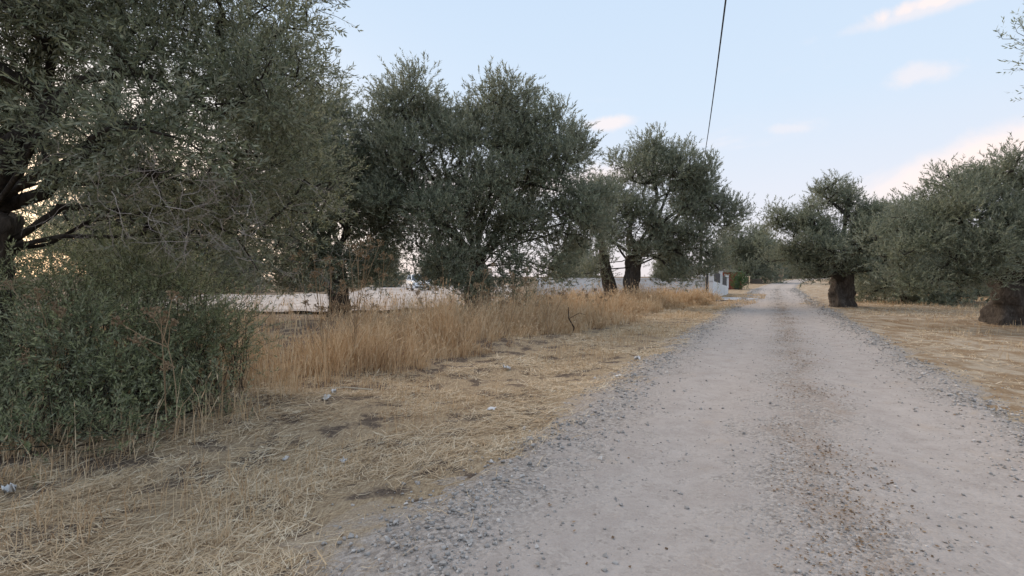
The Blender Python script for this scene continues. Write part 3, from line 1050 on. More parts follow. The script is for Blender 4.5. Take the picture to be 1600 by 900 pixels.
# ------------------------------------------------------------------ olive bushes (sucker growth) on the left
def bush(name, label, base, lobes, count, shoots, m, L, W, seed, mat='leaf_near', spread=0.12, slen=0.24, mind=0.16, upright=0.6, group='olive bushes', cat='bush', stems=True):
    rng = np.random.default_rng(seed)
    b = np.array((base[0], base[1], float(surf(*base)) - 0.02))
    lobes = [(np.asarray(c, float) - b, np.asarray(r, float)) for c, r in lobes]
    root = tag(empty(name, b), label, cat, group)
    lobes = sublobes(lobes, rng, 10, 0.42)
    clumps, ci = scatter_clumps(lobes, count, rng, mind, 0.5, 0.9)
    clumps[:, 2] = np.maximum(clumps[:, 2], 0.08)
    tb = Tubes()
    for c in clumps:
        g = np.array((c[0] * 0.8 + rng.normal(0, 0.10), c[1] * 0.8 + rng.normal(0, 0.10), 0.0))
        mid = g * 0.45 + c * 0.55 + rng.normal(0, 0.07, 3)
        mid[2] = max(mid[2], 0.05)
        tb.add(np.array([g, mid, c]), np.array([0.007, 0.005, 0.0025]), 4)
    link('stems', tb.mesh('stems'), M['bark'], root)
    st = Tubes() if stems else None
    v, q = crown_np(clumps, ci, lobes, shoots, m, L, W, rng, spread, slen, upright, 0.1, st)
    link('foliage', mesh_np('foliage', v, quads=q), M[mat], root)
    if stems:
        link('shoots', st.mesh('shoots'), M['shoot'], root)
    return root


bush('olive_bush', 'big olive bush at the left edge, nearest to the camera, standing in dry stalks', (-4.9, 5.3),
     [lob(40, 640, 4.9, 0.55, 0.5, 0.28), lob(180, 610, 5.2, 0.6, 0.6, 0.42), lob(60, 540, 5.3, 0.65, 0.6, 0.42), lob(200, 510, 5.8, 0.7, 0.6, 0.40), lob(-80, 560, 5.2, 0.7, 0.6, 0.6), lob(110, 690, 4.7, 0.35, 0.3, 0.12), lob(20, 700, 4.6, 0.4, 0.3, 0.2), lob(230, 660, 5.1, 0.35, 0.35, 0.2), lob(120, 470, 6.0, 0.6, 0.5, 0.4), lob(230, 450, 6.4, 0.55, 0.5, 0.4), lob(20, 470, 5.8, 0.5, 0.5, 0.35), lob(60, 715, 4.35, 0.30, 0.28, 0.14), lob(170, 700, 4.6, 0.32, 0.28, 0.14), lob(300, 630, 5.4, 0.35, 0.35, 0.22), lob(160, 560, 5.0, 0.4, 0.3, 0.25), lob(300, 480, 6.4, 0.45, 0.4, 0.3)],
     390, 11, 13, 0.056, 0.0145, 41)
bush('olive_bush', 'olive bush with its leafy tips over the tall grass, right of the big left bush', (-3.75, 6.6),
     [lob(280, 560, 6.2, 0.6, 0.6, 0.42), lob(320, 515, 6.6, 0.5, 0.5, 0.30), lob(250, 600, 6.0, 0.5, 0.4, 0.25), lob(345, 570, 6.4, 0.35, 0.35, 0.28), lob(350, 530, 6.6, 0.3, 0.3, 0.2)],
     120, 11, 13, 0.056, 0.0145, 42)
bush('olive_bush', 'tall dark olive bush under the nearest tree, behind the big left bush', (-5.6, 8.2),
     [lob(120, 450, 7.8, 1.1, 0.8, 0.5), lob(240, 440, 8.0, 0.9, 0.8, 0.45), lob(300, 470, 8.2, 0.6, 0.7, 0.35), lob(10, 450, 8.0, 1.0, 0.8, 0.6), lob(180, 400, 8.4, 0.9, 0.8, 0.4), lob(40, 395, 8.6, 0.6, 0.7, 0.3)],
     240, 13, 12, 0.058, 0.0145, 43, spread=0.17, mind=0.22)
bush('olive_bush', 'low dark sucker bush at the foot of the double-topped olive tree', (gp(770, 17.6)),
     [lob(765, 455, 17.5, 0.6, 0.5, 0.5), lob(815, 468, 17.8, 0.6, 0.5, 0.4), lob(730, 462, 17.4, 0.6, 0.5, 0.4)],
     90, 16, 10, 0.095, 0.028, 44, mat='leaf', spread=0.18, mind=0.25, stems=False)
bush('green_bush', 'small bright green bush beside the rust red shed', gp(1154, 60),
     [lob(1154, 436, 60, 0.6, 0.6, 0.95), lob(1160, 442, 60, 0.55, 0.6, 0.6)],
     60, 14, 8, 0.13, 0.06, 45, mat='leaf_green', spread=0.25, mind=0.25, stems=False, group='green shrubs')

# ------------------------------------------------------------------ things by the road
def wall_and_gate():
    # boundary wall running along the road, with posts and iron railings
    a = np.array(gp(1111, 36.2))
    L = 14.0
    dirn = np.array((0.51, 1.0)) / ROAD_N
    ang = math.atan2(dirn[1], dirn[0])
    root = empty('railing_wall', (a[0], a[1], 0), ang)
    tag(root, 'white wall with dark iron railings along the left side of the road', 'wall')
    m = MB()
    vs = []
    for x, z1 in ((0, 1.30), (L * 0.5, 0.95), (L, 0.62)):
        vs += [(x, -0.12, -0.3), (x, 0.12, -0.3), (x, 0.12, z1), (x, -0.12, z1)]
    fs = [(0, 3, 2, 1), (8, 9, 10, 11)]
    for k in (0, 4):
        fs += [(k, k + 4, k + 7, k + 3), (k + 1, k + 2, k + 6, k + 5), (k + 3, k + 7, k + 6, k + 2)]
    m.add(vs, fs).build('plinth', M['white_wall'], root)
    for x, z0, z1 in ((0.17, 1.2, 2.30), (L * 0.5, 0.9, 1.95), (L - 0.17, 0.5, 1.72)):
        p = MB().box((x, 0, (z0 + z1) / 2), (0.34, 0.32, z1 - z0)).build('post', M['white_wall'], root)
        MB().box((x, 0, z1 + 0.035), (0.42, 0.40, 0.065)).build('cap', M['white_wall'], p)
    for x0, x1, za, zb, ta, tb_ in ((0.36, L * 0.5 - 0.19, 1.30, 0.97, 2.08, 1.80), (L * 0.5 + 0.19, L - 0.36, 0.94, 0.64, 1.76, 1.52)):
        fr = MB()
        fr.tube([(x0, 0, ta), (x1, 0, tb_)], 0.03, 4)
        fr.tube([(x0, 0, za + 0.09), (x1, 0, zb + 0.09)], 0.03, 4)
        rp = fr.build('railing', M['iron'], root)
        n = 38
        bar = None
        for k in range(n):
            t = (k + 0.5) / n
            x = x0 + (x1 - x0) * t
            zl, zh = za + 0.09 + (zb - za) * t, ta + (tb_ - ta) * t
            MB().box((x, 0, (zl + zh) / 2), (0.09, 0.02, zh - zl - 0.02)).build('bar', M['iron'], rp)
    # gate pillar and sheet gate, then the wall that runs back from the road
    g = np.array(gp(1104.5, 36.6))
    root = empty('iron_gate', (g[0], g[1], 0), math.atan2(1.0, 0.46))
    tag(root, 'dark iron gate standing open between white pillars', 'gate')
    MB().box((0.45, 0, 1.0), (0.9, 0.05, 1.8)).build('panel', M['iron'], root)
    MB().box((-0.06, 0, 1.0), (0.1, 0.1, 2.0)).build('gate_post', M['iron'], root)
    MB().box((0.45, 0, 1.93), (0.9, 0.07, 0.05)).build('top_bar', M['iron'], root)
    ang = math.atan2(0.40, -1.0)
    s = np.array(gp(1100, 37.2))
    root = empty('boundary_wall', (s[0], s[1], 0), ang)
    tag(root, 'long white boundary wall behind the two-stemmed olive tree', 'wall')
    MB().box((6.5, 0, 0.55), (12.6, 0.22, 1.7)).build('wall_face', M['white_wall'], root)
    MB().box((6.5, 0, 1.445), (12.7, 0.30, 0.08)).build('coping', M['white_wall'], root)
    p = MB().box((0.1, 0, 0.85), (0.38, 0.38, 2.1)).build('pillar', M['white_wall'], root)
    MB().box((0.1, 0, 1.945), (0.46, 0.46, 0.08)).build('cap', M['white_wall'], p)


wall_and_gate()


def utility_line():
    top = P(1096, 258, 40.0)
    x, y = top[0], top[1]
    root = tag(empty('utility_pole', (x, y, 0)), 'slim wooden utility pole behind the two-stemmed olive tree', 'pole')
    MB().tube([(0, 0, -0.3), (0.03, 0, 5), (0.02, 0, top[2] + 0.25)], [0.13, 0.11, 0.085], 10).build('post', M['pole'], root, smooth=True)
    MB().box((0, -0.1, top[2] - 0.05), (0.12, 0.10, 0.16)).build('bracket', M['iron'], root)
    a = np.array((top[0], top[1] - 0.16, top[2]))
    b = P(1150, -160, 7.0)
    b2 = b + (b - P(1134, 0, 9.0)) * 6
    pts = []
    q = P(1134, 0, 9.3)
    for t in np.linspace(0, 1, 40):
        p = a + (q - a) * t
        p[2] -= 4 * 0.46 * t * (1 - t)
        pts.append(p)
    end = pts[-1] + (pts[-1] - pts[-2]) / np.linalg.norm(pts[-1] - pts[-2]) * 12
    for t in np.linspace(0, 1, 10)[1:]:
        pts.append(pts[39] + (end - pts[39]) * t)
    MBc = MB().tube(pts, 0.017, 6)
    o = MBc.build('power_cable', M['cable'], None, smooth=True)
    tag(o, 'single dark power cable crossing the sky down to the pole', 'cable')


utility_line()


def far_things():
    # rust red shed
    x, y = gp(1139, 64)
    root = tag(empty('red_shed', (x, y, float(ground_h(x, y))), 0.45), 'small rust red sheet metal shed behind the railing wall', 'shed')
    root.scale = (0.8, 0.8, 0.84)
    w = MB()
    n = 14
    for sy in (-1, 1):
        for k in range(n):
            x0 = -1.5 + 3.0 * k / n
            w.box((x0 + 0.107, sy * (1.05 + 0.02 * (k % 2)), 1.25), (0.212, 0.05, 2.5))
    for sx in (-1, 1):
        for k in range(10):
            y0 = -1.0 + 2.0 * k / 10
            w.box((sx * (1.50 + 0.02 * (k % 2)), y0 + 0.1, 1.25), (0.05, 0.198, 2.5))
    w.build('wall', M['rust'], root)
    MB().add([(-1.75, -1.3, 2.52), (1.75, -1.3, 2.52), (1.75, 1.3, 2.85), (-1.75, 1.3, 2.85), (-1.75, -1.3, 2.57), (1.75, -1.3, 2.57), (1.75, 1.3, 2.90), (-1.75, 1.3, 2.90)],
             [(3, 2, 1, 0), (4, 5, 6, 7), (0, 1, 5, 4), (1, 2, 6, 5), (2, 3, 7, 6), (3, 0, 4, 7)]).build('roof', M['pole'], root)
    d = MB().box((0.5, -1.12, 1.0), (0.9, 0.05, 1.95)).build('door', M['iron'], root)
    MB().box((0.15, -1.17, 1.0), (0.04, 0.05, 0.16)).build('handle', M['tin'], d)
    # wooden rail
    x, y = gp(1166, 88)
    root = tag(empty('wooden_rail', (x, y, float(ground_h(x, y))), 0.25), 'bleached wooden rail on two posts at the roadside', 'rail')
    for sx in (-0.65, 0.65):
        MB().box((sx, 0, 0.65), (0.11, 0.11, 1.4)).build('post', M['rail'], root)
    MB().tube([(-0.75, -0.08, 1.18), (0.75, -0.08, 1.30)], 0.05, 6).build('crossbar', M['rail'], root)
    # reed hut
    x, y = gp(1205, 125)
    root = tag(empty('reed_hut', (x - 0.4, y, float(ground_h(x, y))), 0.35), 'tan reed walled hut with a pale tin roof where the road bends', 'hut')
    w = MB()
    for k in range(16):
        xx = -2.2 + 4.4 * k / 15
        w.box((xx, -1.6 - 0.03 * (k % 2), 1.35), (0.285, 0.08, 2.7))
    w.build('front_wall', M['reed'], root)
    w = MB()
    for sx in (-1, 1):
        for k in range(10):
            w.box((sx * (2.3 + 0.03 * (k % 2)), -1.4 + 0.31 * k, 1.3), (0.08, 0.29, 2.6))
    w.box((0, 1.65, 1.3), (4.5, 0.08, 2.6))
    w.build('side_wall', M['reed'], root)
    for sx in (-2.42, 2.42):
        MB().box((sx, -1.72, 1.4), (0.14, 0.14, 2.8)).build('corner_post', M['rail'], root)
    MB().box((0, 0, 2.86), (5.4, 4.0, 0.10)).build('roof', M['tin'], root)
    # a low dark stack of boards leaning beside it
    x, y = gp(1182, 92)
    root = tag(empty('plank_pile', (x, y, float(ground_h(x, y))), 0.3), 'dark pile of old planks between the wooden rail and the hut', 'plank pile')
    rng = np.random.default_rng(3)
    for k in range(14):
        MB().box((rng.normal(0, 0.12), rng.normal(0, 0.15), 0.10 + 0.115 * (k // 2)), (2.4 + rng.normal(0, 0.25), 0.24, 0.10), rng.normal(0, 0.12)).build('plank', M['pole'], root)


far_things()


def white_car():
    x, y = gp(653, 50)
    root = tag(empty('parked_car', (x, y, float(ground_h(x, y)) + 0.13), math.radians(-68)), 'white hatchback parked in the pale yard, half hidden by olive foliage', 'car')
    # lofted body: front points along +X; cross sections from front to rear
    prof = [  # x, half width at sill, half width at belt, z sill, z belt
        (2.02, 0.55, 0.50, 0.32, 0.62), (1.92, 0.74, 0.70, 0.22, 0.72), (1.60, 0.84, 0.80, 0.20, 0.80), (1.0, 0.87, 0.83, 0.20, 0.92),
        (0.75, 0.87, 0.84, 0.20, 0.96), (-0.4, 0.88, 0.85, 0.20, 0.99), (-1.3, 0.87, 0.84, 0.20, 1.02), (-1.85, 0.80, 0.78, 0.24, 1.02), (-1.98, 0.68, 0.68, 0.36, 0.94)]
    m = MB()
    vs, fs = [], []
    for px, ws, wb, zs, zb in prof:
        zm = zs * 0.45 + zb * 0.55
        wm = max(ws, wb) + 0.03
        vs += [(px, -ws, zs), (px, -wm, zm), (px, -wb, zb - 0.03), (px, -wb * 0.85, zb), (px, wb * 0.85, zb), (px, wb, zb - 0.03), (px, wm, zm), (px, ws, zs)]
    for k in range(len(prof) - 1):
        for j in range(8):
            a, b = k * 8 + j, k * 8 + (j + 1) % 8
            fs.append((a, b, b + 8, a + 8))
    fs += [tuple(range(8))[::-1], tuple((len(prof) - 1) * 8 + j for j in range(8))]
    m.add(vs, fs).build('body', M['paint'], root, smooth=False)
    # greenhouse
    g = MB()
    lo = [(0.85, 0.78, 0.93), (-1.75, 0.76, 1.0)]
    hi = [(0.05, 0.60, 1.44), (-1.35, 0.58, 1.43)]
    vs = [(0.85, -0.78, 0.93), (0.85, 0.78, 0.93), (-1.80, 0.76, 1.0), (-1.80, -0.76, 1.0), (0.05, -0.60, 1.44), (0.05, 0.60, 1.44), (-1.40, 0.58, 1.43), (-1.40, -0.58, 1.43)]
    g.add(vs, [(3, 2, 1, 0), (4, 5, 6, 7), (0, 1, 5, 4), (1, 2, 6, 5), (2, 3, 7, 6), (3, 0, 4, 7)]).build('cabin', M['glass'], root)
    r = MB()
    r.add([(0.10, -0.62, 1.445), (0.10, 0.62, 1.445), (-1.45, 0.60, 1.435), (-1.45, -0.60, 1.435), (0.0, -0.52, 1.50), (0.0, 0.52, 1.50), (-1.35, 0.50, 1.49), (-1.35, -0.50, 1.49)],
          [(3, 2, 1, 0), (4, 5, 6, 7), (0, 1, 5, 4), (1, 2, 6, 5), (2, 3, 7, 6), (3, 0, 4, 7)]).build('roof', M['paint'], root)
    for sy in (-1, 1):
        MB().tube([(0.88, sy * 0.79, 0.93), (0.06, sy * 0.62, 1.45)], 0.045, 5).build('pillar', M['paint'], root)
        MB().tube([(-0.45, sy * 0.80, 0.97), (-0.5, sy * 0.61, 1.45)], 0.04, 5).build('pillar', M['paint'], root)
        MB().tube([(-1.75, sy * 0.78, 1.0), (-1.40, sy * 0.60, 1.44)], 0.07, 5).build('pillar', M['paint'], root)
        hl = MB().add([(1.95, sy * 0.46, 0.60), (1.72, sy * 0.80, 0.64), (1.72, sy * 0.80, 0.76), (1.93, sy * 0.48, 0.72), (1.99, sy * 0.46, 0.60), (1.78, sy * 0.83, 0.64), (1.76, sy * 0.82, 0.77), (1.97, sy * 0.48, 0.73)],
                      [(0, 1, 2, 3), (4, 5, 6, 7), (0, 1, 5, 4), (1, 2, 6, 5), (2, 3, 7, 6), (3, 0, 4, 7)])
        hl.build('headlight', M['lamp'], root)
        MB().box((0.72, sy * 0.97, 1.0), (0.10, 0.20, 0.13)).build('mirror', M['paint'], root, bevel=0.02)
        for wx in (1.28, -1.22):
            t = MB().tube([(wx, sy * 0.70, 0.31), (wx, sy * 0.91, 0.31)], 0.31, 18).build('wheel', M['rubber'], root)
            MB().tube([(wx, sy * 0.90, 0.31), (wx, sy * 0.925, 0.31)], 0.20, 14).build('rim', M['alloy'], t)
    MB().box((2.0, 0, 0.33), (0.10, 1.3, 0.14)).build('bumper', M['black_plastic'], root, bevel=0.02)
    MB().box((2.015, 0, 0.60), (0.06, 0.75, 0.09)).build('grille', M['black_plastic'], root)
    MB().box((2.065, 0, 0.44), (0.02, 0.5, 0.11)).build('number_plate', M['lamp'], root)


white_car()


# ------------------------------------------------------------------ tall dry umbel weeds
def weed(label, px, d, tops, seed):
    """tops: list of (px, py) of the umbel heads"""
    rng = np.random.default_rng(seed)
    x, y = gp(px, d)
    b = np.array((x, y, float(surf(x, y)) - 0.02))
    root = tag(empty('dry_weed', b), label, 'dry weed', 'tall dry umbel weeds')
    for (tx, ty) in tops:
        tip = P(tx, ty, d + rng.normal(0, 0.25)) - b
        root_xy = rng.normal(0, 0.05, 2)
        s0 = np.array((*root_xy, 0))
        k = 7
        bend = rng.normal(0, 0.06, 3)
        pts = np.array([s0 + (tip - s0) * t + bend * math.sin(math.pi * t) + np.array((0, 0, 0.05 * math.sin(math.pi * t))) for t in np.linspace(0, 1, k)])
        tb = Tubes()
        tb.add(pts, np.linspace(0.0042, 0.0022, k) * (1 + d / 12), 5)
        heads = [(pts[-1], norm(pts[-1] - pts[-2]), 0.10)]
        for _ in range(rng.integers(2, 5)):
            j = rng.integers(2, k - 1)
            dd = norm(norm(pts[j + 1] - pts[j]) + rng.normal(0, 0.45, 3))
            ln = rng.uniform(0.2, 0.45)
            e = pts[j] + dd * ln + np.array((0, 0, 0.08))
            tb.add(np.array([pts[j], (pts[j] + e) / 2 + np.array((0, 0, -0.02)), e]), np.array([0.005, 0.004, 0.0025]), 4)
            heads.append((e, norm(e - pts[j]), 0.07))
        stem = link('stem', tb.mesh('stem'), M['weed'], root)
        for c, dd, R in heads:
            hb = Tubes()
            for _ in range(14):
                r = norm(dd + rng.normal(0, 0.55, 3))
                e = c + r * R * rng.uniform(0.7, 1.2)
                hb.add(np.array([c, e]), np.array([0.0022, 0.0018]), 3)
                for _ in range(3):
                    hb.add(np.array([e, e + norm(r + rng.normal(0, 0.6, 3)) * 0.022]), np.array([0.004, 0.0075]), 3)
            link('umbel', hb.mesh('umbel'), M['weed'], stem)
    return root


weed('cluster of tall dry umbel stalks fanning out in front of the pale yard', 552, 9.0, [(545, 385), (575, 378), (592, 385), (560, 400), (600, 405), (535, 418)], 51)
weed('dry umbel weed with stalks leaning left before the gap under the second tree', 505, 8.6, [(488, 385), (470, 402), (515, 410), (498, 430)], 52)
weed('tall dry umbel weed in front of the double-topped tree trunk', 752, 12.0, [(757, 428), (735, 432), (745, 450), (770, 455)], 53)
weed('dry umbel weed with the tallest head right of the dark sucker bush', 792, 12.5, [(800, 432), (822, 440), (785, 452), (812, 462)], 54)
weed('dry umbel weed in the tall grass below the parked car', 668, 12.2, [(664, 440), (652, 462), (680, 455)], 55)
weed('dry umbel stalk rising bent out of the left olive bushes', 262, 5.0, [(240, 497), (252, 505)], 56)
weed('dry umbel weed whose long stalk leans over the big left bush', 95, 5.2, [(20, 452), (60, 470)], 57)
weed('short dry umbel weed in the grass right of the sucker bush', 858, 13.0, [(862, 460), (845, 468), (880, 466)], 58)
weed('dry umbel weed before the two thick stems of the olive tree by the wall', 935, 17.5, [(930, 455), (945, 462), (918, 466)], 59)


# ------------------------------------------------------------------ dry grass, straw, gravel (stuff)
def blades(x, y, z, h, w, lean, rng, head=0.35, headL=0.09, headW=0.014, extra=None):
    n = len(x)
    root = np.stack([x, y, z - 0.02], -1)
    az = rng.uniform(0, 2 * math.pi, n)
    bd = np.stack([np.cos(az), np.sin(az), np.zeros(n)], -1)
    bd[:, 0] += 0.25 + 1.6 * (vnoise(x, y, 0.9, 26) - 0.5)
    bd[:, 1] += 1.6 * (vnoise(x, y, 0.9, 27) - 0.5)
    ln = (lean * np.abs(rng.normal(0, 1, n)))[:, None]
    mid = root + bd * ln * 0.3 * h[:, None] + np.array((0, 0, 1.0)) * (0.55 * h)[:, None]
    tip = root + bd * ln * 1.0 * h[:, None] + np.array((0, 0, 1.0)) * (h * np.clip(1 - 0.45 * ln[:, 0] ** 2, 0.3, 1))[:, None]
    if extra is not None:
        ex = np.concatenate([extra, np.zeros((n, 1))], 1)
        mid = mid + ex * 0.4 * h[:, None]
        tip = tip + ex * 1.1 * h[:, None]
    sa = rng.uniform(0, 2 * math.pi, n)
    sd_ = np.stack([np.cos(sa), np.sin(sa), np.zeros(n)], -1) * (w / 2)[:, None]
    v = np.stack([root - sd_, root + sd_, mid + sd_ * 0.9, mid - sd_ * 0.9, tip], 1).reshape(-1, 3)
    b = np.arange(n) * 5
    q = np.stack([b, b + 1, b + 2, b + 3], -1)
    t = np.stack([b + 3, b + 2, b + 4], -1)
    sel = rng.uniform(size=n) < head
    k = sel.sum()
    if k:
        dd = norm(tip[sel] - mid[sel])
        p = tip[sel]
        dh = np.hypot(p[:, 0], p[:, 1])[:, None]
        s2 = norm(np.cross(dd, rng.normal(size=(k, 3)))) * (0.004 + headW * np.minimum(dh, 30) / 16) / 2
        L_ = (headL * rng.uniform(0.6, 1.3, k))[:, None] * np.minimum(1.0, 0.55 + dh / 25)
        hv = np.stack([p - dd * L_ * 0.6, p - dd * L_ * 0.1 + s2, p + dd * L_ * 0.4, p - dd * L_ * 0.1 - s2], 1).reshape(-1, 3)
        o = len(v)
        v = np.concatenate([v, hv])
        q = np.concatenate([q, o + np.arange(k * 4).reshape(-1, 4)])
    return v, q, t


def tall_front(y):
    """u of the front edge of the tall grass"""
    return np.interp(y, [3, 5, 7.6, 8.7, 10, 14.5, 22, 30, 36], [-5.8, -5.9, -6.2, -5.8, -5.5, -5.0, -4.8, -3.6, -3.3])


def ground_stuff():
    rng = np.random.default_rng(77)
    # --- tall grass
    N = 150000
    y = 3.2 + 33 * rng.uniform(size=N) ** 1.35
    dep = rng.exponential(2.6, N)
    u = tall_front(y) - dep + (vnoise(y, y * 0, 0.8, 21) - 0.5) * 1.6 + rng.normal(0, 0.15, N)
    x = road_cx(y) + u * ROAD_N
    px = x / y
    dens = 0.08 + 0.92 * sstep(vnoise(x, y, 0.8, 22) * 0.55 + vnoise(x, y, 0.22, 25) * 0.45, 0.40, 0.60)
    keep = (px > -1.15) & (px < 0.5) & (rng.uniform(size=N) < dens)
    keep &= ~((y < 6.3) & (rng.uniform(size=N) < 0.45))
    x, y, dep, u = x[keep], y[keep], dep[keep], u[keep]
    x, y, dep, u = x[:40000], y[:40000], dep[:40000], u[:40000]
    # ragged stalks round the left bushes
    k = 7000
    bx, by = rng.uniform(-6.2, -2.6, k), rng.uniform(4.3, 7.9, k)
    bu = road_u(bx, by)
    ok = (bu < -5.15 + rng.normal(0, 0.3, k)) & (rng.uniform(size=k) < 0.15 + sstep(vnoise(bx, by, 0.4, 28), 0.35, 0.7))
    x, y, u = np.concatenate([x, bx[ok]]), np.concatenate([y, by[ok]]), np.concatenate([u, bu[ok]])
    dep = np.concatenate([dep, rng.uniform(0.2, 1.6, ok.sum())])
    n = len(x)
    tall = 0.25 + 0.75 * sstep(dep + rng.normal(0, 0.4, n), 0.0, 1.5)
    tall *= np.where(rng.uniform(size=n) < 0.05, rng.uniform(1.1, 1.5, n), 1.0)
    h = (0.32 + 0.75 * vnoise(x, y, 1.3, 23)) * tall * (0.45 + 0.9 * rng.uniform(size=n) ** 1.5)
    h *= np.interp(y, [3, 6, 8, 14, 22, 36], [1.0, 1.1, 1.25, 1.2, 1.3, 0.9])
    nc = 1700
    tuft = rng.integers(0, nc, n)
    isn = rng.uniform(size=n) < 0.68
    cx_, cy_ = x[:nc].copy(), y[:nc].copy()
    ch, cd = h[:nc].copy(), dep[:nc].copy()
    x = np.where(isn, cx_[tuft] + rng.normal(0, 0.075, n), x)
    y = np.where(isn, cy_[tuft] + rng.normal(0, 0.075, n), y)
    big = rng.uniform(0.55, 1.35, nc)
    base_h = (0.35 + 0.70 * vnoise(x, y, 1.3, 23)) * (0.3 + 0.7 * sstep(cd[tuft], 0.0, 1.2)) * np.interp(y, [3, 6, 8, 14, 22, 36], [0.7, 0.85, 1.25, 1.2, 1.3, 0.9])
    h = np.where(isn, base_h * big[tuft] * (0.55 + 0.6 * rng.uniform(size=n)), h)
    tl = rng.normal(0, 0.22, (nc, 2))
    extra = np.where(isn[:, None], tl[tuft], 0.0)
    d = np.hypot(x, y)
    v, q, t = blades(x, y, surf(x, y), h, (0.0034 + 0.00040 * d) * rng.uniform(0.6, 1.7, n), 0.36, rng, 0.45, 0.11, 0.020, extra)
    o = link('dry_grass', mesh_np('dry_grass', v, quads=q, tris=t), M['grass'])
    tag(o, 'tall golden dry grass along the left verge', kind='stuff')

    # --- mown straw lying on the verge
    N = 330000
    d = 2.0 + 26 * rng.uniform(size=N) ** 2.0
    y = d
    right = rng.uniform(size=N) < 0.22
    u = np.where(right, 2.2 + 11 * rng.uniform(size=N) ** 1.2, rng.uniform(-8.5, -1.75, N))
    x = road_cx(y) + u * ROAD_N
    edge = -2.2 - 0.25 * (1 - sstep(y, 2.5, 6.0)) + (vnoise(x, y, 1.2, 31) - 0.5) * 0.8
    dens = sstep(vnoise(x, y, 0.9, 32) * 0.6 + vnoise(x, y, 0.3, 33) * 0.4, 0.34, 0.60) * 0.92 + 0.05
    dens *= sstep(edge - u, -0.25, 0.5) * 0.94 + 0.06 * sstep(u, -1.4, -2.2)
    dens *= np.where(u < tall_front(y) - 0.4, 0.35, 1.0)
    dens *= 1 - 0.75 * sstep(-u, 3.9, 5.2) * sstep(vnoise(x, y, 0.75, 37) * 0.65 + vnoise(x, y, 0.25, 38) * 0.35, 0.46, 0.60)
    dens = np.where(right, sstep(vnoise(x, y * 0.6, 0.9, 35) * 0.6 + vnoise(x, y, 0.3, 36) * 0.4, 0.38, 0.62) * sstep(u, 2.2, 3.6) * 0.7, dens)
    keep = (np.abs(x / y) < 1.2) & (rng.uniform(size=N) < dens)
    x, y, u = x[keep][:108000], y[keep][:108000], u[keep][:108000]
    n = len(x)
    dist = np.hypot(x, y)
    L = rng.uniform(0.04, 0.30, n) * rng.uniform(0.3, 1.2, n)
    flow = 0.72 + (vnoise(x, y, 1.5, 34) - 0.5) * 2.2
    az = np.where(rng.uniform(size=n) < 0.4, flow + rng.normal(0, 0.6, n), rng.uniform(0, 6.28, n))
    tilt = np.abs(rng.normal(0, 0.11, n))
    dd = np.stack([np.cos(az) * np.cos(tilt), np.sin(az) * np.cos(tilt), np.sin(tilt)], -1)
    z = surf(x, y) + np.abs(rng.normal(0, 0.014, n)) + 0.003
    c = np.stack([x, y, z], -1)
    w = (0.0016 + 0.00048 * dist) * rng.uniform(0.6, 1.5, n) * np.where(rng.uniform(size=n) < 0.05, 1.8, 1.0)
    sd_ = np.stack([-np.sin(az), np.cos(az), rng.normal(0, 0.3, n)], -1) * (w / 2)[:, None]
    a, e = c, c + dd * L[:, None]
    mid = (a + e) / 2 + rng.normal(0, 0.008, (n, 3))
    v = np.stack([a - sd_, a + sd_, mid + sd_, mid - sd_, e], 1).reshape(-1, 3)
    b = np.arange(n) * 5
    q = np.stack([b, b + 1, b + 2, b + 3], -1)
    t = np.stack([b + 3, b + 2, b + 4], -1)
    o = link('straw_litter', mesh_np('straw_litter', v, quads=q, tris=t), M['straw'])
    tag(o, 'mown straw lying flat on the left verge', kind='stuff')

    # --- short stubble on the verge and under the trees on the right
    N = 60000
    y = 3 + 40 * rng.uniform(size=N) ** 1.3
    side = rng.uniform(size=N) < 0.58
    u = np.where(side, 2.6 + 17 * rng.uniform(size=N) ** 0.8, tall_front(y) + rng.uniform(-0.4, 2.6, N))
    x = road_cx(y) + u * ROAD_N
    dens = sstep(vnoise(x, y, 1.3, 41) * 0.55 + vnoise(x * 1.0, y * 0.4, 0.6, 42) * 0.45, 0.42, 0.66) + 0.03
    dens *= np.where(side, sstep(u, 2.6, 5.5) * 0.9 + 0.1, 0.8)
    keep = (np.abs(x / y) < 1.2) & (rng.uniform(size=N) < dens)
    x, y = x[keep][:30000], y[keep][:30000]
    n = len(x)
    d = np.hypot(x, y)
    v, q, t = blades(x, y, surf(x, y), rng.uniform(0.05, 0.24, n) * (0.6 + vnoise(x, y, 1.0, 43)), 0.003 + 0.0004 * d, 0.6, rng, 0.1, 0.05)
    o = link('stubble_grass', mesh_np('stubble_grass', v, quads=q, tris=t), M['grass'])
    tag(o, 'short dry stubble on the verges and under the right hand trees', kind='stuff')

    # --- gravel
    tmpl = []
    for s in range(10):
        bm = bmesh.new()
        r = np.random.default_rng(200 + s)
        for p in norm(r.normal(size=(9, 3))) * np.array((1.0, 0.8, 0.6)) * r.uniform(0.75, 1.1, (9, 1)):
            bm.verts.new(p)
        res = bmesh.ops.convex_hull(bm, input=list(bm.verts))
        loose = [vv for vv in bm.verts if not vv.link_faces]
        bmesh.ops.delete(bm, geom=loose, context='VERTS')
        bmesh.ops.triangulate(bm, faces=list(bm.faces))
        bm.verts.ensure_lookup_table()
        bm.verts.index_update()
        tmpl.append((np.array([vv.co[:] for vv in bm.verts]), np.array([[vv.index for vv in f.verts] for f in bm.faces])))
        bm.free()

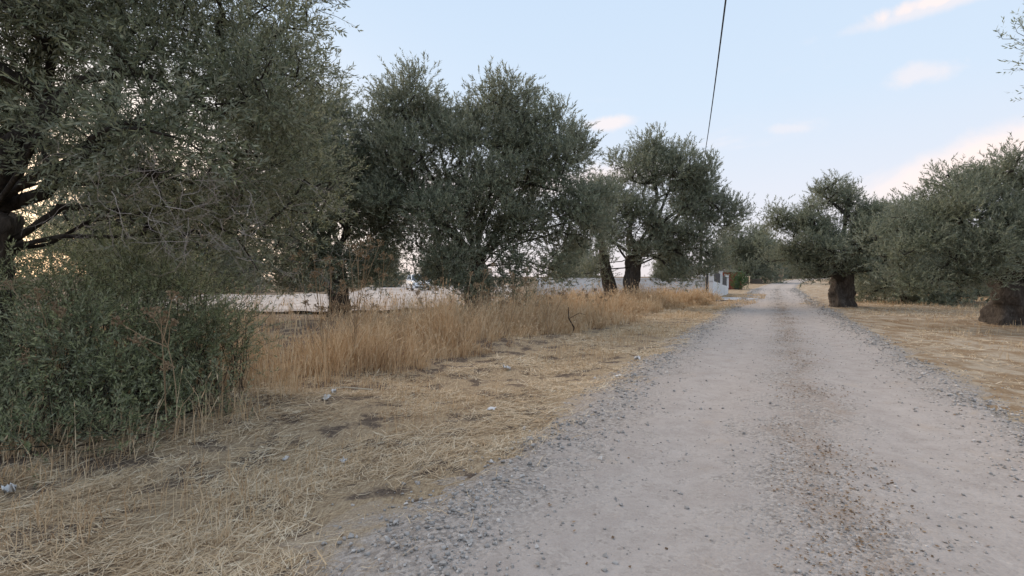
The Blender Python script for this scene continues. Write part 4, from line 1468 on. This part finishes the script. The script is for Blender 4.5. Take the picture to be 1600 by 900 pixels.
    def stone_spots(N, dmax, pw):
        y = 1.8 + dmax * rng.uniform(size=N) ** pw
        u = np.where(rng.uniform(size=N) < 0.88, rng.uniform(-3.1, 2.9, N), rng.uniform(2.6, 8.5, N))
        x = road_cx(y) + u * ROAD_N
        n1 = vnoise(x, y, 0.9, 51)
        n2 = vnoise(x, y, 0.3, 52)
        wl = np.exp(-((u + 2.0) / 0.42) ** 2) * 1.0
        wr = np.exp(-((u - 2.0) / 0.42) ** 2) * 1.1
        wc = np.exp(-((u - 0.15) / 0.33) ** 2) * 0.42
        fade = sstep(u, -3.1, -2.3) * 0.9 + 0.05
        dens = (wl + wr + wc) * (0.25 + 1.0 * sstep(n1 * 0.5 + n2 * 0.5, 0.35, 0.62)) + 0.10 + 0.22 * sstep(n1 * 0.6 + n2 * 0.4, 0.55, 0.72)
        keep = (rng.uniform(size=N) < dens * fade) & (np.abs(x / y) < 1.15)
        return x[keep], y[keep], u[keep]

    x, y, u = stone_spots(90000, 62, 2.5)
    x, y, u = x[:21000], y[:21000], u[:21000]
    n = len(x)
    d = np.hypot(x, y)
    size = (0.0035 + 0.010 * rng.uniform(size=n) ** 2.6) * (1 + 0.05 * d)
    size *= 1 + 1.0 * np.exp(-((np.abs(u) - 2.05) / 0.5) ** 2)
    kind = rng.integers(0, 10, n)
    V, Tt, nv = [], [], 0
    for k in range(10):
        s = np.where(kind == k)[0]
        tv, tf = tmpl[k]
        a = rng.uniform(0, 6.28, len(s))
        ca, sa = np.cos(a), np.sin(a)
        px_ = tv[None, :, 0] * ca[:, None] - tv[None, :, 1] * sa[:, None]
        py_ = tv[None, :, 0] * sa[:, None] + tv[None, :, 1] * ca[:, None]
        pz_ = np.broadcast_to(tv[None, :, 2], px_.shape)
        sz = size[s][:, None]
        vv = np.stack([x[s][:, None] + px_ * sz, y[s][:, None] + py_ * sz, surf(x[s], y[s])[:, None] + pz_ * sz + sz * 0.22], -1)
        V.append(vv.reshape(-1, 3))
        Tt.append((tf[None] + (np.arange(len(s)) * len(tv))[:, None, None] + nv).reshape(-1, 3))
        nv += len(s) * len(tv)
    o = link('gravel', mesh_np('gravel', np.concatenate(V), tris=np.concatenate(Tt)), M['gravel'])
    tag(o, 'small loose gravel scattered over the road', kind='stuff')

    # --- brown leaves and stalk bits blown into the crown of the road and under the trees
    k = 9000
    yy = 2.2 + 24 * rng.uniform(size=k) ** 1.4
    uu = np.where(rng.uniform(size=k) < 0.55, rng.normal(0.30, 0.24, k), rng.uniform(-2.6, 2.4, k) * 1.0)
    xx = road_cx(yy) + uu * ROAD_N
    pr = sstep(vnoise(xx, yy, 0.7, 71) * 0.6 + vnoise(xx, yy, 0.2, 72) * 0.4, 0.42, 0.68)
    pr *= np.where(np.abs(uu - 0.3) < 0.5, 1.0, 0.25)
    ok = (rng.uniform(size=k) < pr) & (np.abs(xx / yy) < 1.1)
    xx, yy = xx[ok], yy[ok]
    k = len(xx)
    aa = rng.uniform(0, 6.28, k)
    ll = rng.uniform(0.010, 0.026, k) * (1 + 0.04 * yy)
    wv = ll * rng.uniform(0.2, 0.45, k)
    zz = surf(xx, yy) + rng.uniform(0.003, 0.014, k)
    dx, dy = np.cos(aa), np.sin(aa)
    pts = np.stack([np.stack([xx, yy, zz], -1),
                    np.stack([xx + dx * ll * 0.5 - dy * wv, yy + dy * ll * 0.5 + dx * wv, zz + rng.normal(0, 0.004, k)], -1),
                    np.stack([xx + dx * ll, yy + dy * ll, zz + 0.003], -1),
                    np.stack([xx + dx * ll * 0.5 + dy * wv, yy + dy * ll * 0.5 - dx * wv, zz + rng.normal(0, 0.004, k)], -1)], 1).reshape(-1, 3)
    o = link('leaf_litter', mesh_np('leaf_litter', pts, quads=np.arange(len(pts)).reshape(-1, 4)), M['litter_leaf'])
    tag(o, 'brown leaf bits along the middle of the road', kind='stuff')

    # --- bigger single stones
    protos = []
    for k in range(10):
        me = bpy.data.meshes.new('stone')
        me.from_pydata([tuple(p) for p in tmpl[k][0]], [], [tuple(f) for f in tmpl[k][1]])
        me.materials.append(M['gravel'])
        protos.append(me)
    x, y, u = stone_spots(5000, 6.5, 1.2)
    vis = (x / y < 1.0) & (x / y > -0.95) & (y > 2.7)
    x, y, u = x[vis][:230], y[vis][:230], u[vis][:230]
    for a, b, c in zip(x, y, u):
        s = rng.uniform(0.013, 0.026) * (1 + 0.05 * b) * (1.15 if c < -1.2 else 0.85)
        o = bpy.data.objects.new('stone', protos[rng.integers(0, 10)])
        COL.objects.link(o)
        o.location = (a, b, float(surf(a, b)) + s * 0.25)
        o.rotation_euler = (rng.normal(0, 0.3), rng.normal(0, 0.3), rng.uniform(0, 6.28))
        o.scale = (s, s, s * rng.uniform(0.8, 1.2))
        if c < -1.2:
            tag(o, 'angular grey stone loose in the gravel beside the straw verge', 'stone', 'stones along the left edge of the road')
        elif c < 1.2:
            tag(o, 'angular grey stone loose between or on the wheel tracks', 'stone', 'stones on the middle of the road')
        else:
            tag(o, 'angular grey stone loose in the gravel ridge toward the right trees', 'stone', 'stones along the right edge of the road')


ground_stuff()


# ------------------------------------------------------------------ litter and sticks
def litter(label, px, py, w, seed, name='crumpled_paper', flat=0.5, cat='litter'):
    rng = np.random.default_rng(seed)
    d = CAM_H * 800 / (py - 432)
    p = P(px, py, d)
    n = 7
    s = np.linspace(-0.5, 0.5, n)
    X, Y = np.meshgrid(s, s)
    rim = rng.normal(0, 0.06, X.shape)
    V = np.stack([X * w * (1 + rim), Y * w * 0.7 * (1 - rim), (rng.uniform(0, 1, X.shape) ** 1.5) * w * flat], -1)
    V = V.reshape(-1, 3)
    i, j = np.meshgrid(np.arange(n - 1), np.arange(n - 1))
    a = (j * n + i).ravel()
    q = np.stack([a, a + 1, a + n + 1, a + n], -1)
    me = mesh_np(name, V, quads=q)
    o = link(name, me, M['paper'])
    o.location = (p[0], p[1], float(surf(p[0], p[1])) + 0.018)
    o.rotation_euler = (rng.normal(0, 0.25), rng.normal(0, 0.25), rng.uniform(0, 6.28))
    md = o.modifiers.new('thickness', 'SOLIDIFY')
    md.thickness = 0.002
    return tag(o, label, cat, 'white litter on the verge')


litter('crumpled white tissue at the foot of the left bush, by the photo edge', 16, 772, 0.07, 61, flat=1.1)
litter('crumpled white paper beside the long pale stalk at the grass edge', 522, 616, 0.09, 62, flat=0.9)
litter('flat pale wrapper on dark soil just below the long pale stalk', 510, 631, 0.11, 63, flat=0.35)
litter('twisted white scrap at the edge of the dark soil, below the left bushes', 447, 712, 0.06, 64)
litter('small white scrap standing in the straw, right of the twisted one', 537, 718, 0.05, 65, flat=0.9)
litter('white paper scrap on the mown verge below the double-topped tree', 791, 578, 0.13, 66)
litter('flat white scrap in the straw near the gravel edge', 768, 642, 0.10, 67, flat=0.25)
litter('small white scrap at the far end of the mown verge, near the tall grass', 996, 564, 0.11, 68, flat=0.8)
litter('tiny flat white scrap where the far straw meets the gravel', 966, 592, 0.09, 69, flat=0.25)


def sticks():
    p, q = P(496, 612, 7.1), P(582, 616, 6.98)
    z = float(surf(p[0], p[1])) + 0.05
    m = MB().tube([(p[0], p[1], z), ((p[0] + q[0]) / 2, (p[1] + q[1]) / 2, z + 0.03), (q[0], q[1], z + 0.01)], [0.005, 0.007, 0.008], 6)
    tag(m.build('dry_stalk', M['pale_stick'], None, smooth=True), 'long pale dry stalk lying at the edge of the tall grass', 'stalk')
    b = np.array(P(893, 520, 14.0))
    b[2] = float(surf(b[0], b[1])) - 0.03
    t1, t2, t3 = P(897, 512, 13.9), P(889, 498, 13.9), P(888, 480, 13.9)
    root = tag(empty('dead_stick', b), 'dark forked dead stick standing in the verge grass', 'stick')
    MB().tube([(0, 0, 0), t1 - b, t2 - b, t3 - b], [0.022, 0.020, 0.018, 0.010], 6).build('stem', M['dark_stick'], root, smooth=True)
    MB().tube([t2 - b, P(905, 489, 13.8) - b, P(915, 492, 13.7) - b], [0.009, 0.007, 0.004], 5).build('side_twig', M['dark_stick'], root, smooth=True)


sticks()
